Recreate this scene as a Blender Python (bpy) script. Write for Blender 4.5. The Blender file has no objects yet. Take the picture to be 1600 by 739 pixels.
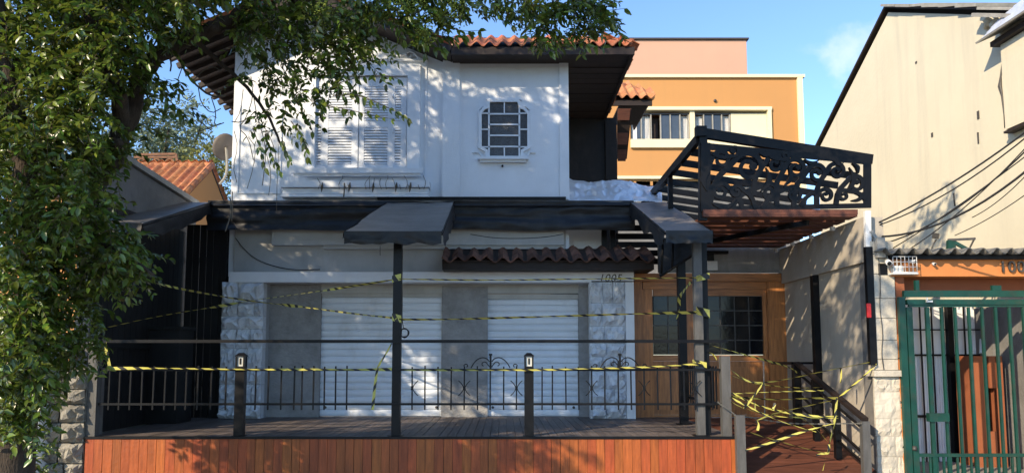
import bpy, math, random
import numpy as np
from mathutils import Vector, Matrix, noise

S = bpy.context.scene
COL = S.collection
rng = random.Random(7)
nrg = np.random.default_rng(11)

# ------------------------------------------------------------------ camera
FPX, CX, CY, PITCH, EYE = 1160.0, 786.0, 457.0, math.radians(5.0), 1.75
cam = bpy.data.cameras.new('camera')
cam.sensor_width = 36.0
cam.lens = FPX / 1600.0 * 36.0
cam.shift_x = (800.0 - CX) / 1600.0
cam.shift_y = (CY - 369.5) / 1600.0
cam.clip_start = 0.1
cam.clip_end = 3000.0
camo = bpy.data.objects.new('camera', cam)
COL.objects.link(camo)
camo.location = (0, 0, EYE)
camo.rotation_euler = (math.radians(90) + PITCH, 0, 0)
S.camera = camo

# ------------------------------------------------------------------ sky and sun
SUN_EL, SUN_AZ = math.radians(27.0), math.radians(43.0)   # azimuth: left of straight behind the camera
TO_SUN = Vector((-math.sin(SUN_AZ) * math.cos(SUN_EL), -math.cos(SUN_AZ) * math.cos(SUN_EL), math.sin(SUN_EL)))
W_ = bpy.data.worlds.new('World')
S.world = W_
W_.use_nodes = True
wt = W_.node_tree
wt.nodes.clear()
wo = wt.nodes.new('ShaderNodeOutputWorld')
bg = wt.nodes.new('ShaderNodeBackground')
sky = wt.nodes.new('ShaderNodeTexSky')
sky.sky_type = 'NISHITA'
sky.sun_disc = False
sky.sun_elevation = SUN_EL
sky.sun_rotation = math.atan2(TO_SUN.x, TO_SUN.y)
sky.altitude = 700
sky.air_density = 1.0
sky.dust_density = 0.25
sky.ozone_density = 4.5
bg.inputs['Strength'].default_value = 0.15
# one small cloud, part of the sky
cd = Vector((0.486, 1.0, 0.425)).normalized()
tc = wt.nodes.new('ShaderNodeTexCoord')
sub = wt.nodes.new('ShaderNodeVectorMath'); sub.operation = 'SUBTRACT'
sub.inputs[1].default_value = cd
wt.links.new(tc.outputs['Generated'], sub.inputs[0])
nz = wt.nodes.new('ShaderNodeTexNoise'); nz.inputs['Scale'].default_value = 34; nz.inputs['Detail'].default_value = 9
wt.links.new(tc.outputs['Generated'], nz.inputs['Vector'])
sc_ = wt.nodes.new('ShaderNodeVectorMath'); sc_.operation = 'MULTIPLY'
sc_.inputs[1].default_value = (20, 20, 27)
wt.links.new(sub.outputs[0], sc_.inputs[0])
ln = wt.nodes.new('ShaderNodeVectorMath'); ln.operation = 'LENGTH'
wt.links.new(sc_.outputs[0], ln.inputs[0])
ad = wt.nodes.new('ShaderNodeMath'); ad.operation = 'MULTIPLY_ADD'
ad.inputs[1].default_value = 2.2; 
wt.links.new(nz.outputs[0], ad.inputs[0]); wt.links.new(ln.outputs['Value'], ad.inputs[2])
mr = wt.nodes.new('ShaderNodeMapRange'); mr.interpolation_type = 'SMOOTHSTEP'
mr.inputs[1].default_value = 2.15; mr.inputs[2].default_value = 1.1
mr.inputs[3].default_value = 0.0; mr.inputs[4].default_value = 0.38
wt.links.new(ad.outputs[0], mr.inputs[0])
cm = wt.nodes.new('ShaderNodeMixRGB')
cm.inputs[2].default_value = (4.2, 4.1, 4.3, 1)
wt.links.new(mr.outputs[0], cm.inputs[0]); wt.links.new(sky.outputs[0], cm.inputs[1])
wt.links.new(cm.outputs[0], bg.inputs['Color'])
wt.links.new(bg.outputs[0], wo.inputs[0])
sl = bpy.data.lights.new('sun', 'SUN')
sl.energy = 3.2
sl.angle = math.radians(0.5)
sl.color = (1.0, 0.83, 0.60)
so = bpy.data.objects.new('sun', sl)
COL.objects.link(so)
so.location = TO_SUN * 40
so.rotation_euler = (-TO_SUN).to_track_quat('-Z', 'Y').to_euler()
S.view_settings.view_transform = 'Standard'
S.view_settings.look = 'None'
S.view_settings.gamma = 1.0
S.view_settings.exposure = 1.12
S.render.engine = 'CYCLES'
S.cycles.max_bounces = 6
S.cycles.transparent_max_bounces = 8

# ------------------------------------------------------------------ picture <-> place
COSP, SINP = math.cos(PITCH), math.sin(PITCH)
def W(px, py, Y):
    """the point at depth Y that the photograph shows at (px, py)"""
    u, v = (px - CX) / FPX, (CY - py) / FPX
    t = Y / (COSP - v * SINP)
    return Vector((u * t, Y, EYE + t * (v * COSP + SINP)))
def onx(px, py, x):
    """the point on the plane x = const at (px, py)"""
    u, v = (px - CX) / FPX, (CY - py) / FPX
    t = x / u
    return Vector((x, t * (COSP - v * SINP), EYE + t * (v * COSP + SINP)))
def onz(px, py, z):
    u, v = (px - CX) / FPX, (CY - py) / FPX
    t = (z - EYE) / (v * COSP + SINP)
    return Vector((u * t, t * (COSP - v * SINP), z))

# ------------------------------------------------------------------ materials
def mat(name, c, rough=.75, var=.12, vs=2.5, bump=0.0, bs=30, stretch=(1, 1, 1), metal=0.0, rnd=0.0,
        dirt=None, spec=.4, trans=0.0, island=0.0, bstretch=(1, 1, 1), hue=0.0):
    m = bpy.data.materials.new(name)
    m.use_nodes = True
    nt = m.node_tree
    N, L = nt.nodes, nt.links
    bs_ = N['Principled BSDF']
    bs_.inputs['Roughness'].default_value = rough
    bs_.inputs['Metallic'].default_value = metal
    bs_.inputs['Specular IOR Level'].default_value = spec
    geo = N.new('ShaderNodeNewGeometry')
    mp = N.new('ShaderNodeMapping')
    mp.inputs['Scale'].default_value = stretch
    L.new(geo.outputs['Position'], mp.inputs['Vector'])
    n1 = N.new('ShaderNodeTexNoise')
    n1.inputs['Scale'].default_value = vs
    n1.inputs['Detail'].default_value = 6
    n1.inputs['Roughness'].default_value = .62
    L.new(mp.outputs[0], n1.inputs['Vector'])
    r = N.new('ShaderNodeValToRGB')
    r.color_ramp.elements[0].position = .3
    r.color_ramp.elements[1].position = .7
    r.color_ramp.elements[0].color = (*[max(0, k * (1 - var)) for k in c], 1)
    r.color_ramp.elements[1].color = (*[k * (1 + var) for k in c], 1)
    L.new(n1.outputs['Fac'], r.inputs['Fac'])
    out = r.outputs['Color']
    if rnd or island or hue:
        hv = N.new('ShaderNodeHueSaturation')
        oi = N.new('ShaderNodeObjectInfo')
        src = oi.outputs['Random']
        amp = rnd
        if island:
            src = geo.outputs['Random Per Island']; amp = island
        ma = N.new('ShaderNodeMath'); ma.operation = 'MULTIPLY_ADD'
        ma.inputs[1].default_value = 2 * amp; ma.inputs[2].default_value = 1 - amp
        L.new(src, ma.inputs[0])
        L.new(ma.outputs[0], hv.inputs['Value'])
        if hue:
            mb_ = N.new('ShaderNodeMath'); mb_.operation = 'MULTIPLY_ADD'
            mb_.inputs[1].default_value = 2 * hue; mb_.inputs[2].default_value = .5 - hue
            fr = N.new('ShaderNodeMath'); fr.operation = 'FRACT'
            mu = N.new('ShaderNodeMath'); mu.operation = 'MULTIPLY'; mu.inputs[1].default_value = 17.3
            L.new(src, mu.inputs[0]); L.new(mu.outputs[0], fr.inputs[0]); L.new(fr.outputs[0], mb_.inputs[0])
            L.new(mb_.outputs[0], hv.inputs['Hue'])
        L.new(out, hv.inputs['Color'])
        out = hv.outputs['Color']
    if dirt:
        dc, amt, ds, dst = dirt
        mp2 = N.new('ShaderNodeMapping'); mp2.inputs['Scale'].default_value = dst
        L.new(geo.outputs['Position'], mp2.inputs['Vector'])
        n2 = N.new('ShaderNodeTexNoise'); n2.inputs['Scale'].default_value = ds; n2.inputs['Detail'].default_value = 7
        n2.inputs['Roughness'].default_value = .7
        L.new(mp2.outputs[0], n2.inputs['Vector'])
        mrr = N.new('ShaderNodeMapRange')
        mrr.inputs[1].default_value = .5; mrr.inputs[2].default_value = .74
        mrr.inputs[3].default_value = 0; mrr.inputs[4].default_value = amt
        L.new(n2.outputs['Fac'], mrr.inputs[0])
        mx = N.new('ShaderNodeMixRGB')
        mx.inputs[2].default_value = (*dc, 1)
        L.new(mrr.outputs[0], mx.inputs[0]); L.new(out, mx.inputs[1])
        out = mx.outputs[0]
    L.new(out, bs_.inputs['Base Color'])
    if bump:
        mp3 = N.new('ShaderNodeMapping'); mp3.inputs['Scale'].default_value = bstretch
        L.new(geo.outputs['Position'], mp3.inputs['Vector'])
        n3 = N.new('ShaderNodeTexNoise'); n3.inputs['Scale'].default_value = bs; n3.inputs['Detail'].default_value = 4
        L.new(mp3.outputs[0], n3.inputs['Vector'])
        b = N.new('ShaderNodeBump'); b.inputs['Strength'].default_value = bump; b.inputs['Distance'].default_value = .02
        L.new(n3.outputs['Fac'], b.inputs['Height'])
        L.new(b.outputs[0], bs_.inputs['Normal'])
    if trans:
        tr = N.new('ShaderNodeBsdfTranslucent')
        hs = N.new('ShaderNodeHueSaturation'); hs.inputs['Value'].default_value = 1.5; hs.inputs['Hue'].default_value = .48
        L.new(out, hs.inputs['Color']); L.new(hs.outputs[0], tr.inputs['Color'])
        ms = N.new('ShaderNodeMixShader'); ms.inputs[0].default_value = trans
        L.new(bs_.outputs[0], ms.inputs[1]); L.new(tr.outputs[0], ms.inputs[2])
        L.new(ms.outputs[0], N['Material Output'].inputs[0])
    return m

M = {}
M['white'] = mat('white_paint', (.73, .76, .79), .6, .05, 1.2, .15, 40, dirt=((.48, .48, .46), .18, 2.4, (1, 1, .5)))
M['trim'] = mat('white_trim_paint', (.74, .77, .80), .55, .04, 2, .05, 60, dirt=((.4, .4, .39), .25, 3, (1, 1, .5)))
M['shutter'] = mat('shutter_paint', (.64, .68, .73), .5, .05, 3, rnd=.04, dirt=((.35, .34, .32), .3, 5, (1, 1, 1)))
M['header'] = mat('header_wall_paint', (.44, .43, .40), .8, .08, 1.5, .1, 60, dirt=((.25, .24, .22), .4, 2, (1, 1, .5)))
M['stucco'] = mat('grey_stucco', (.27, .265, .26), .95, .22, 4, 1.0, 16, bstretch=(1, 1, 1.6), dirt=((.4, .4, .39), .4, 6, (1, 1, 1)))
M['stone_white'] = mat('white_painted_stone', (.64, .67, .71), .8, .10, 6, .9, 18, rnd=.07, dirt=((.28, .28, .28), .5, 8, (1, 1, 1)))
M['stone_grey'] = mat('rough_grey_stone', (.27, .25, .21), .95, .3, 9, 1.0, 30, rnd=.16, dirt=((.08, .075, .06), .6, 5, (1, 1, 1)))
M['mortar'] = mat('mortar', (.16, .15, .14), .95, .2, 8)
M['mortar_white'] = mat('painted_joint', (.36, .37, .38), .9, .1, 8)
M['roller'] = mat('roller_slat_paint', (.68, .72, .77), .45, .05, 2, rnd=.035, dirt=((.35, .33, .3), .35, 2.5, (1, 1, .6)))
M['black'] = mat('black_metal_paint', (.0055, .0055, .0065), .42, .3, 7, .05, 50, spec=.2, dirt=((.012, .0115, .011), .35, 6, (1, 1, 1)))
M['postgrey'] = mat('weathered_grey_paint', (.085, .082, .077), .6, .25, 6, .1, 40, stretch=(3, 3, .6), dirt=((.05, .045, .04), .5, 5, (1, 1, .5)))
M['blackwall'] = mat('black_wall_paint', (.007, .0065, .007), .75, .25, 3, .2, 20, dirt=((.035, .03, .028), .6, 2, (1, 1, .6)))
M['darkwood'] = mat('dark_brown_wood', (.020, .012, .009), .65, .35, 8, .2, 40, stretch=(1, 1, 1), rnd=.2)
M['board_black'] = mat('black_board', (.005, .005, .0055), .6, .3, 5, .2, 40, stretch=(4, 4, .4), rnd=.25)
M['fabric'] = mat('lightened_awning_fabric', (.15, .135, .12), .5, .3, 2.2, .5, 16, stretch=(1, 1, 1), dirt=((.25, .225, .195), .6, 3.0, (.5, 1.8, 1)), spec=.35)  # grey canvas, lightened to stand in for sun the awning tops lack
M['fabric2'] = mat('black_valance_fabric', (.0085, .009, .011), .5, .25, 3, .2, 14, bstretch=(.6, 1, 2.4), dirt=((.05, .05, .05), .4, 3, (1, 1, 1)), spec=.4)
M['tile'] = mat('terracotta_tile', (.35, .125, .06), .85, .32, 9, .35, 50, rnd=.28, hue=.012, dirt=((.06, .042, .034), .75, 6, (1, 1, 1)))
M['tile_dark'] = mat('dark_brown_roof_tile', (.13, .06, .038), .85, .4, 9, .35, 50, rnd=.4, dirt=((.022, .018, .016), .9, 5, (1, 1, 1)))  # dark brown tile with near-black blotches
M['tile_orange'] = mat('bright_terracotta_tile', (.46, .19, .085), .85, .25, 8, .25, 50, rnd=.2, hue=.01, dirt=((.14, .07, .045), .5, 5, (1, 1, 1)))
M['deck'] = mat('deck_plank_wood', (.13, .105, .092), .6, .3, 6, .25, 30, stretch=(5, .35, 1), rnd=.22, dirt=((.16, .14, .125), .4, 3, (2, .5, 1)))
M['fascia'] = mat('orange_stained_wood', (.31, .074, .018), .5, .3, 5, .2, 25, stretch=(6, 6, .5), rnd=.14, hue=.008, spec=.35, dirt=((.13, .035, .012), .5, 3.5, (3, 3, .6)))
M['doorwood'] = mat('varnished_door_wood', (.37, .145, .042), .42, .38, 5, .15, 25, stretch=(5, 5, .5), rnd=.14, spec=.5, dirt=((.15, .05, .015), .4, 4, (3, 3, .5)))
M['doorwood_h'] = mat('varnished_rail_wood', (.37, .145, .042), .42, .38, 5, .1, 25, stretch=(.5, 5, 5), rnd=.10, spec=.5)
M['pergwood'] = mat('reddish_pergola_wood', (.105, .036, .02), .6, .35, 5, .2, 25, stretch=(.5, 5, 5), rnd=.25)
M['glass'] = mat('dark_window_glass', (.006, .007, .009), .12, .3, 3, .06, 12, spec=.3)
M['pane'] = mat('textured_dark_glass', (.07, .075, .08), .22, .5, 60, .9, 90, spec=.6, rnd=.25)
M['aptglass'] = mat('apartment_glass', (.05, .06, .07), .05, .3, 1, spec=.8)
M['curtain'] = mat('pale_curtain', (.72, .71, .68), .85, .1, 3, stretch=(9, 9, .3))
M['concrete'] = mat('stained_concrete', (.25, .245, .235), .92, .22, 1.6, .3, 30, stretch=(1.5, 1.5, .6), dirt=((.12, .115, .11), .6, 2.5, (2, 2, .35)))
M['sidewall'] = mat('beige_boundary_wall', (.40, .355, .29), .9, .10, 1.2, .2, 40, dirt=((.24, .21, .17), .45, 1.8, (1.4, 1.4, .35)))
M['beige'] = mat('cream_gable_wall', (.62, .565, .42), .92, .05, .7, .22, 14, dirt=((.42, .385, .31), .45, 1.0, (2.4, 2.4, .18)))
M['beige_patch'] = mat('cream_wall_patch', (.58, .52, .38), .95, .2, 3, .4, 20)
M['block'] = mat('painted_concrete_block', (.50, .45, .36), .9, .13, 4, .5, 25, rnd=.07, dirt=((.28, .24, .19), .55, 4, (1, 1, .7)))
M['orange'] = mat('orange_wall_paint', (.53, .195, .058), .75, .08, 1.5, .1, 40, dirt=((.33, .12, .045), .4, 3, (1, 1, .4)))
M['orange_dark'] = mat('darkened_orange_paint', (.27, .085, .035), .8, .15, 2, .1, 40)  # darker copy of the gateway orange, holds the lintel recess shadow
M['green'] = mat('green_gate_paint', (.0045, .046, .033), .42, .25, 4, .06, 40, spec=.4, dirt=((.05, .04, .03), .5, 7, (1, 1, 1)))
M['apt_orange'] = mat('apartment_orange_paint', (.49, .245, .085), .9, .04, .25, dirt=((.44, .23, .085), .5, .7, (2.5, 1, .12)))
M['apt_peach'] = mat('apartment_peach_paint', (.54, .325, .225), .9, .05, .2, dirt=((.46, .30, .22), .45, .5, (2.5, 1, .2)))
M['cream'] = mat('cream_trim_paint', (.72, .64, .42), .85, .05, 1)
M['greywall'] = mat('grey_render', (.17, .165, .155), .95, .25, 1.4, .4, 25, dirt=((.08, .078, .07), .6, 2, (1, 1, .5)))
M['coping'] = mat('concrete_coping', (.30, .29, .26), .95, .2, 5, .3, 30)
M['foil'] = mat('silver_foil', (.86, .87, .88), .38, .1, 5, .6, 22, metal=.55, dirt=((.5, .5, .5), .4, 4, (1, 1, 1)))
M['dish'] = mat('dish_grey_paint', (.15, .13, .115), .6, .1, 5)
M['rust'] = mat('rusty_iron', (.20, .10, .055), .85, .3, 12)
M['wire'] = mat('black_cable', (.015, .015, .015), .6, .1, 5)
M['whitepl'] = mat('white_plastic', (.68, .68, .66), .4, .05, 5, dirt=((.4, .38, .34), .4, 12, (1, 1, 1)))
M['steelw'] = mat('white_sheet_metal', (.80, .81, .80), .45, .05, 2, dirt=((.5, .49, .46), .2, 3, (1, 1, .6)))
M['corr'] = mat('fibre_cement_roofing', (.13, .125, .115), .95, .3, 6, .3, 30, dirt=((.05, .048, .045), .6, 5, (1, 1, 1)))
M['bark'] = mat('tree_bark', (.052, .038, .027), .95, .4, 9, .9, 28, bstretch=(2, 2, .6), dirt=((.03, .025, .018), .6, 5, (1, 1, .5)))
M['twig'] = mat('twig_bark', (.10, .075, .05), .9, .3, 12)
M['drytwig'] = mat('dry_twig', (.10, .085, .065), .9, .3, 12)
M['leaf'] = mat('privet_leaf', (.088, .132, .018), .30, .35, 3.5, trans=.25, island=.6, hue=.03, spec=.6)
M['leaf_single'] = mat('privet_leaf_single', (.088, .135, .018), .30, .3, 3.5, trans=.28, rnd=.4, hue=.02, spec=.55)
M['bloom'] = mat('green_flower_buds', (.34, .40, .07), .7, .2, 30, island=.25)
M['berry'] = mat('dark_green_berries', (.05, .09, .02), .5, .3, 30, island=.4)
M['leaf_far'] = mat('hazed_tree_leaf', (.19, .235, .14), .7, .3, 2, trans=.2, island=.4)  # paled to put the distance haze into the leaf colour
M['leaf_bush'] = mat('yellow_green_bush_leaf', (.17, .18, .04), .7, .3, 2, trans=.2, island=.4)  # bright yellow-green leaf colour
M['asphalt'] = mat('asphalt', (.05, .05, .052), .9, .2, 6, .4, 90)
M['paving'] = mat('sidewalk_concrete', (.24, .23, .21), .92, .15, 2, .3, 40, dirt=((.13, .12, .11), .5, 2, (1, 1, 1)))
M['earth'] = mat('bare_ground', (.12, .10, .075), .95, .3, .4)
M['kerb'] = mat('kerb_stone', (.28, .27, .25), .9, .15, 4, .3, 30)
M['red'] = mat('red_reflector', (.5, .02, .02), .35, .1, 5)
M['lampglass'] = mat('frosted_lamp_glass', (.55, .55, .50), .3, .1, 5)
M['numeral'] = mat('dark_numeral_metal', (.06, .055, .05), .45, .2, 8)
M['ink'] = mat('black_spray_paint', (.015, .013, .012), .7, .2, 8)
M['pinkwall'] = mat('pale_pink_wall', (.55, .45, .40), .9, .1, 2, .2, 30)
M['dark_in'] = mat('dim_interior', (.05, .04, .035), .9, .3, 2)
M['chain'] = mat('steel_chain', (.10, .095, .085), .45, .3, 20, metal=.8)

def tape_mat():
    m = bpy.data.materials.new('hazard_tape')
    m.use_nodes = True
    N, L = m.node_tree.nodes, m.node_tree.links
    b = N['Principled BSDF']
    b.inputs['Roughness'].default_value = .45
    uv = N.new('ShaderNodeUVMap'); uv.uv_map = 'UVMap'
    sx = N.new('ShaderNodeSeparateXYZ'); L.new(uv.outputs[0], sx.inputs[0])
    a = N.new('ShaderNodeMath'); a.operation = 'MULTIPLY_ADD'; a.inputs[1].default_value = .35
    L.new(sx.outputs['Y'], a.inputs[0]); L.new(sx.outputs['X'], a.inputs[2])
    f = N.new('ShaderNodeMath'); f.operation = 'FRACT'; L.new(a.outputs[0], f.inputs[0])
    g = N.new('ShaderNodeMath'); g.operation = 'GREATER_THAN'; g.inputs[1].default_value = .40
    L.new(f.outputs[0], g.inputs[0])
    mx = N.new('ShaderNodeMixRGB')
    mx.inputs[1].default_value = (.02, .02, .018, 1); mx.inputs[2].default_value = (.66, .60, .13, 1)
    L.new(g.outputs[0], mx.inputs[0]); L.new(mx.outputs[0], b.inputs['Base Color'])
    tr = N.new('ShaderNodeBsdfTranslucent'); L.new(mx.outputs[0], tr.inputs['Color'])
    ms = N.new('ShaderNodeMixShader'); ms.inputs[0].default_value = .25
    L.new(b.outputs[0], ms.inputs[1]); L.new(tr.outputs[0], ms.inputs[2])
    L.new(ms.outputs[0], N['Material Output'].inputs[0])
    return m
M['tape'] = tape_mat()

# ------------------------------------------------------------------ building helpers
WL = {}
def wl(p):
    return WL[p.name] if p else Vector((0, 0, 0))
def tag(o, label=None, cat=None, group=None, kind=None):
    if label: o['label'] = label
    if cat: o['category'] = cat
    if group: o['group'] = group
    if kind: o['kind'] = kind
    return o
def thing(name, label, cat, loc, group=None):
    o = bpy.data.objects.new(name, None)
    o.empty_display_size = .2
    COL.objects.link(o)
    o.location = loc
    WL[o.name] = Vector(loc)
    return tag(o, label, cat, group)
def put(name, me, parent=None, mtx=None, loc=None):
    """an object on shared or own mesh data, placed in the world, under parent"""
    o = bpy.data.objects.new(name, me)
    COL.objects.link(o)
    o.parent = parent
    mw = mtx.copy() if mtx is not None else Matrix.Translation(loc if loc is not None else (0, 0, 0))
    WL[o.name] = mw.translation.copy()
    mw.translation = mw.translation - wl(parent)
    o.matrix_basis = mw
    return o

class MB:
    def __init__(s):
        s.v = []; s.f = []; s.uv = []; s.sm = []
    def add(s, vs, fs, smooth=False):
        n = len(s.v)
        s.v.extend([tuple(p) for p in vs])
        for f in fs:
            s.f.append(tuple(i + n for i in f)); s.sm.append(smooth)
        return s
    def box(s, x0, x1, y0, y1, z0, z1):
        if x0 > x1: x0, x1 = x1, x0
        if y0 > y1: y0, y1 = y1, y0
        if z0 > z1: z0, z1 = z1, z0
        return s.add([(x0, y0, z0), (x1, y0, z0), (x1, y1, z0), (x0, y1, z0), (x0, y0, z1), (x1, y0, z1), (x1, y1, z1), (x0, y1, z1)],
                     [(0, 3, 2, 1), (4, 5, 6, 7), (0, 1, 5, 4), (1, 2, 6, 5), (2, 3, 7, 6), (3, 0, 4, 7)])
    def beam(s, a, b, w, h, up=(0, 0, 1)):
        a, b = Vector(a), Vector(b)
        d = (b - a).normalized()
        up = Vector(up)
        if abs(d.dot(up)) > .97: up = Vector((0, 1, 0))
        sd = d.cross(up).normalized(); u = sd.cross(d)
        vs = [p + sd * (i * w / 2) + u * (j * h / 2) for p in (a, b) for i, j in ((-1, -1), (1, -1), (1, 1), (-1, 1))]
        return s.add(vs, [(0, 3, 2, 1), (4, 5, 6, 7), (0, 1, 5, 4), (1, 2, 6, 5), (2, 3, 7, 6), (3, 0, 4, 7)])
    def tube(s, pts, r, n=6, caps=True):
        pts = [Vector(p) for p in pts]
        rs = r if isinstance(r, (list, tuple)) else [r] * len(pts)
        vs, fs = [], []
        ref = None
        for i, p in enumerate(pts):
            d = (pts[min(i + 1, len(pts) - 1)] - pts[max(i - 1, 0)])
            if d.length < 1e-9: d = Vector((0, 0, 1))
            d.normalize()
            if ref is None:
                ref = Vector((0, 0, 1)) if abs(d.z) < .9 else Vector((1, 0, 0))
            a = d.cross(ref)
            if a.length < 1e-4: a = d.cross(Vector((.3, .8, .5)))
            a.normalize(); b = d.cross(a); ref = a.cross(d)
            for k in range(n):
                t = 2 * math.pi * k / n
                vs.append(p + (a * math.cos(t) + b * math.sin(t)) * rs[i])
        for i in range(len(pts) - 1):
            for k in range(n):
                k2 = (k + 1) % n
                fs.append((i * n + k, i * n + k2, (i + 1) * n + k2, (i + 1) * n + k))
        if caps:
            fs.append(tuple(range(n - 1, -1, -1)))
            fs.append(tuple((len(pts) - 1) * n + k for k in range(n)))
        return s.add(vs, fs, True)
    def prism_y(s, poly, y0, y1):
        n = len(poly)
        vs = [(x, y0, z) for x, z in poly] + [(x, y1, z) for x, z in poly]
        fs = [tuple(range(n)), tuple(range(2 * n - 1, n - 1, -1))]
        fs += [(i, i + n, (i + 1) % n + n, (i + 1) % n) for i in range(n)]
        return s.add(vs, fs)
    def prism_x(s, poly, x0, x1):
        n = len(poly)
        vs = [(x0, y, z) for y, z in poly] + [(x1, y, z) for y, z in poly]
        fs = [tuple(range(n)), tuple(range(2 * n - 1, n - 1, -1))]
        fs += [(i, i + n, (i + 1) % n + n, (i + 1) % n) for i in range(n)]
        return s.add(vs, fs)
    def plate(s, poly, th):
        """polygon of 3D points thickened along its normal"""
        P = [Vector(p) for p in poly]
        n = (P[1] - P[0]).cross(P[2] - P[0]).normalized() * th
        k = len(P)
        vs = P + [p - n for p in P]
        fs = [tuple(range(k)), tuple(range(2 * k - 1, k - 1, -1))] + [(i, i + k, (i + 1) % k + k, (i + 1) % k) for i in range(k)]
        return s.add(vs, fs)
    def sheet(s, rows, smooth=True):
        r, c = len(rows), len(rows[0])
        vs = [p for row in rows for p in row]
        fs = [(i * c + j, i * c + j + 1, (i + 1) * c + j + 1, (i + 1) * c + j) for i in range(r - 1) for j in range(c - 1)]
        return s.add(vs, fs, smooth)
    def mesh(s, name, m, center=None):
        c = Vector(center) if center is not None else Vector((0, 0, 0))
        me = bpy.data.meshes.new(name)
        me.from_pydata([(p[0] - c.x, p[1] - c.y, p[2] - c.z) for p in s.v], [], s.f)
        me.polygons.foreach_set('use_smooth', s.sm)
        me.materials.append(m)
        me.update()
        return me
    def build(s, name, m, parent=None, solid=0.0, kind=None):
        a = np.array(s.v)
        c = Vector(((a.min(0) + a.max(0)) / 2).tolist())
        me = s.mesh(name, m, c)
        if solid: pass
        o = put(name, me, parent, loc=c)
        if solid:
            md = o.modifiers.new('thick', 'SOLIDIFY'); md.thickness = solid; md.offset = 0
        if kind: o['kind'] = kind
        return o

UNIT = {}
def unit_box(m):
    k = m.name
    if k not in UNIT:
        UNIT[k] = MB().box(-.5, .5, -.5, .5, -.5, .5).mesh('piece', m)
    return UNIT[k]
def piece(name, m, parent, x0, x1, y0, y1, z0, z1, rot=None):
    """one box-shaped piece on shared mesh data"""
    mt = Matrix.Translation(((x0 + x1) / 2, (y0 + y1) / 2, (z0 + z1) / 2))
    if rot: mt = mt @ rot
    mt = mt @ Matrix.Diagonal((abs(x1 - x0), abs(y1 - y0), abs(z1 - z0), 1))
    return put(name, unit_box(m), parent, mt)
def frect(px0, py0, px1, py1, Y):
    my, mx = (py0 + py1) / 2, (px0 + px1) / 2
    return W(px0, my, Y).x, W(px1, my, Y).x, W(mx, py1, Y).z, W(mx, py0, Y).z          # x0 x1 z0 z1
def chaikin(p, n=2, closed=False):
    for _ in range(n):
        q = []
        m = len(p)
        rngk = range(m) if closed else range(m - 1)
        if not closed: q.append(Vector(p[0]))
        for i in rngk:
            a, b = Vector(p[i]), Vector(p[(i + 1) % m])
            q += [a * .75 + b * .25, a * .25 + b * .75]
        if not closed: q.append(Vector(p[-1]))
        p = q
    return p

ROUGH = {}
def rough_block(mname, k):
    """one of a few rough-faced blocks, unit size, face towards -Y (shared)"""
    key = (mname, k)
    if key not in ROUGH:
        r = random.Random(k * 31 + 5)
        b = MB()
        nx, nz_ = 7, 5
        vs = []
        for j in range(nz_):
            for i in range(nx):
                e = i in (0, nx - 1) or j in (0, nz_ - 1)
                x = -.5 + i / (nx - 1); z = -.5 + j / (nz_ - 1)
                if not e: x += r.uniform(-.07, .07); z += r.uniform(-.08, .08)
                vs.append((x, -.5 + (0.26 + r.uniform(-.06, .06) if e else r.uniform(-.30, .16)), z))
        fs = [(j * nx + i, j * nx + i + 1, (j + 1) * nx + i + 1, (j + 1) * nx + i) for j in range(nz_ - 1) for i in range(nx - 1)]
        b.add(vs, fs)
        c = [(-.5, -.2), (.5, -.2), (.5, .5), (-.5, .5)]
        vb = [(-.5, -.2, -.5), (.5, -.2, -.5), (.5, -.2, .5), (-.5, -.2, .5), (-.5, .5, -.5), (.5, .5, -.5), (.5, .5, .5), (-.5, .5, .5)]
        b.add(vb, [(0, 4, 5, 1), (1, 5, 6, 2), (2, 6, 7, 3), (3, 7, 4, 0), (4, 7, 6, 5)])
        ROUGH[key] = b.mesh('rough_stone', M[mname])
    return ROUGH[key]
def rough_wall(parent, mname, x0, x1, z0, z1, y, depth, rows, name='stone', cols=(2, 3), gap=.012, seed=1):
    r = random.Random(seed)
    hs = [r.uniform(.7, 1.3) for _ in range(rows)]
    t = sum(hs); z = z0
    for h in hs:
        h = h / t * (z1 - z0)
        n = r.randint(*cols)
        ws = [r.uniform(.65, 1.35) for _ in range(n)]
        tw = sum(ws); x = x0
        for w in ws:
            w = w / tw * (x1 - x0)
            mt = Matrix.Translation((x + w / 2, y + depth / 2 + r.uniform(-.012, .006), z + h / 2)) @ Matrix.Diagonal((w - gap, depth, h - gap, 1))
            put(name, rough_block(mname, r.randint(0, 7)), parent, mt)
            x += w
        z += h

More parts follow.
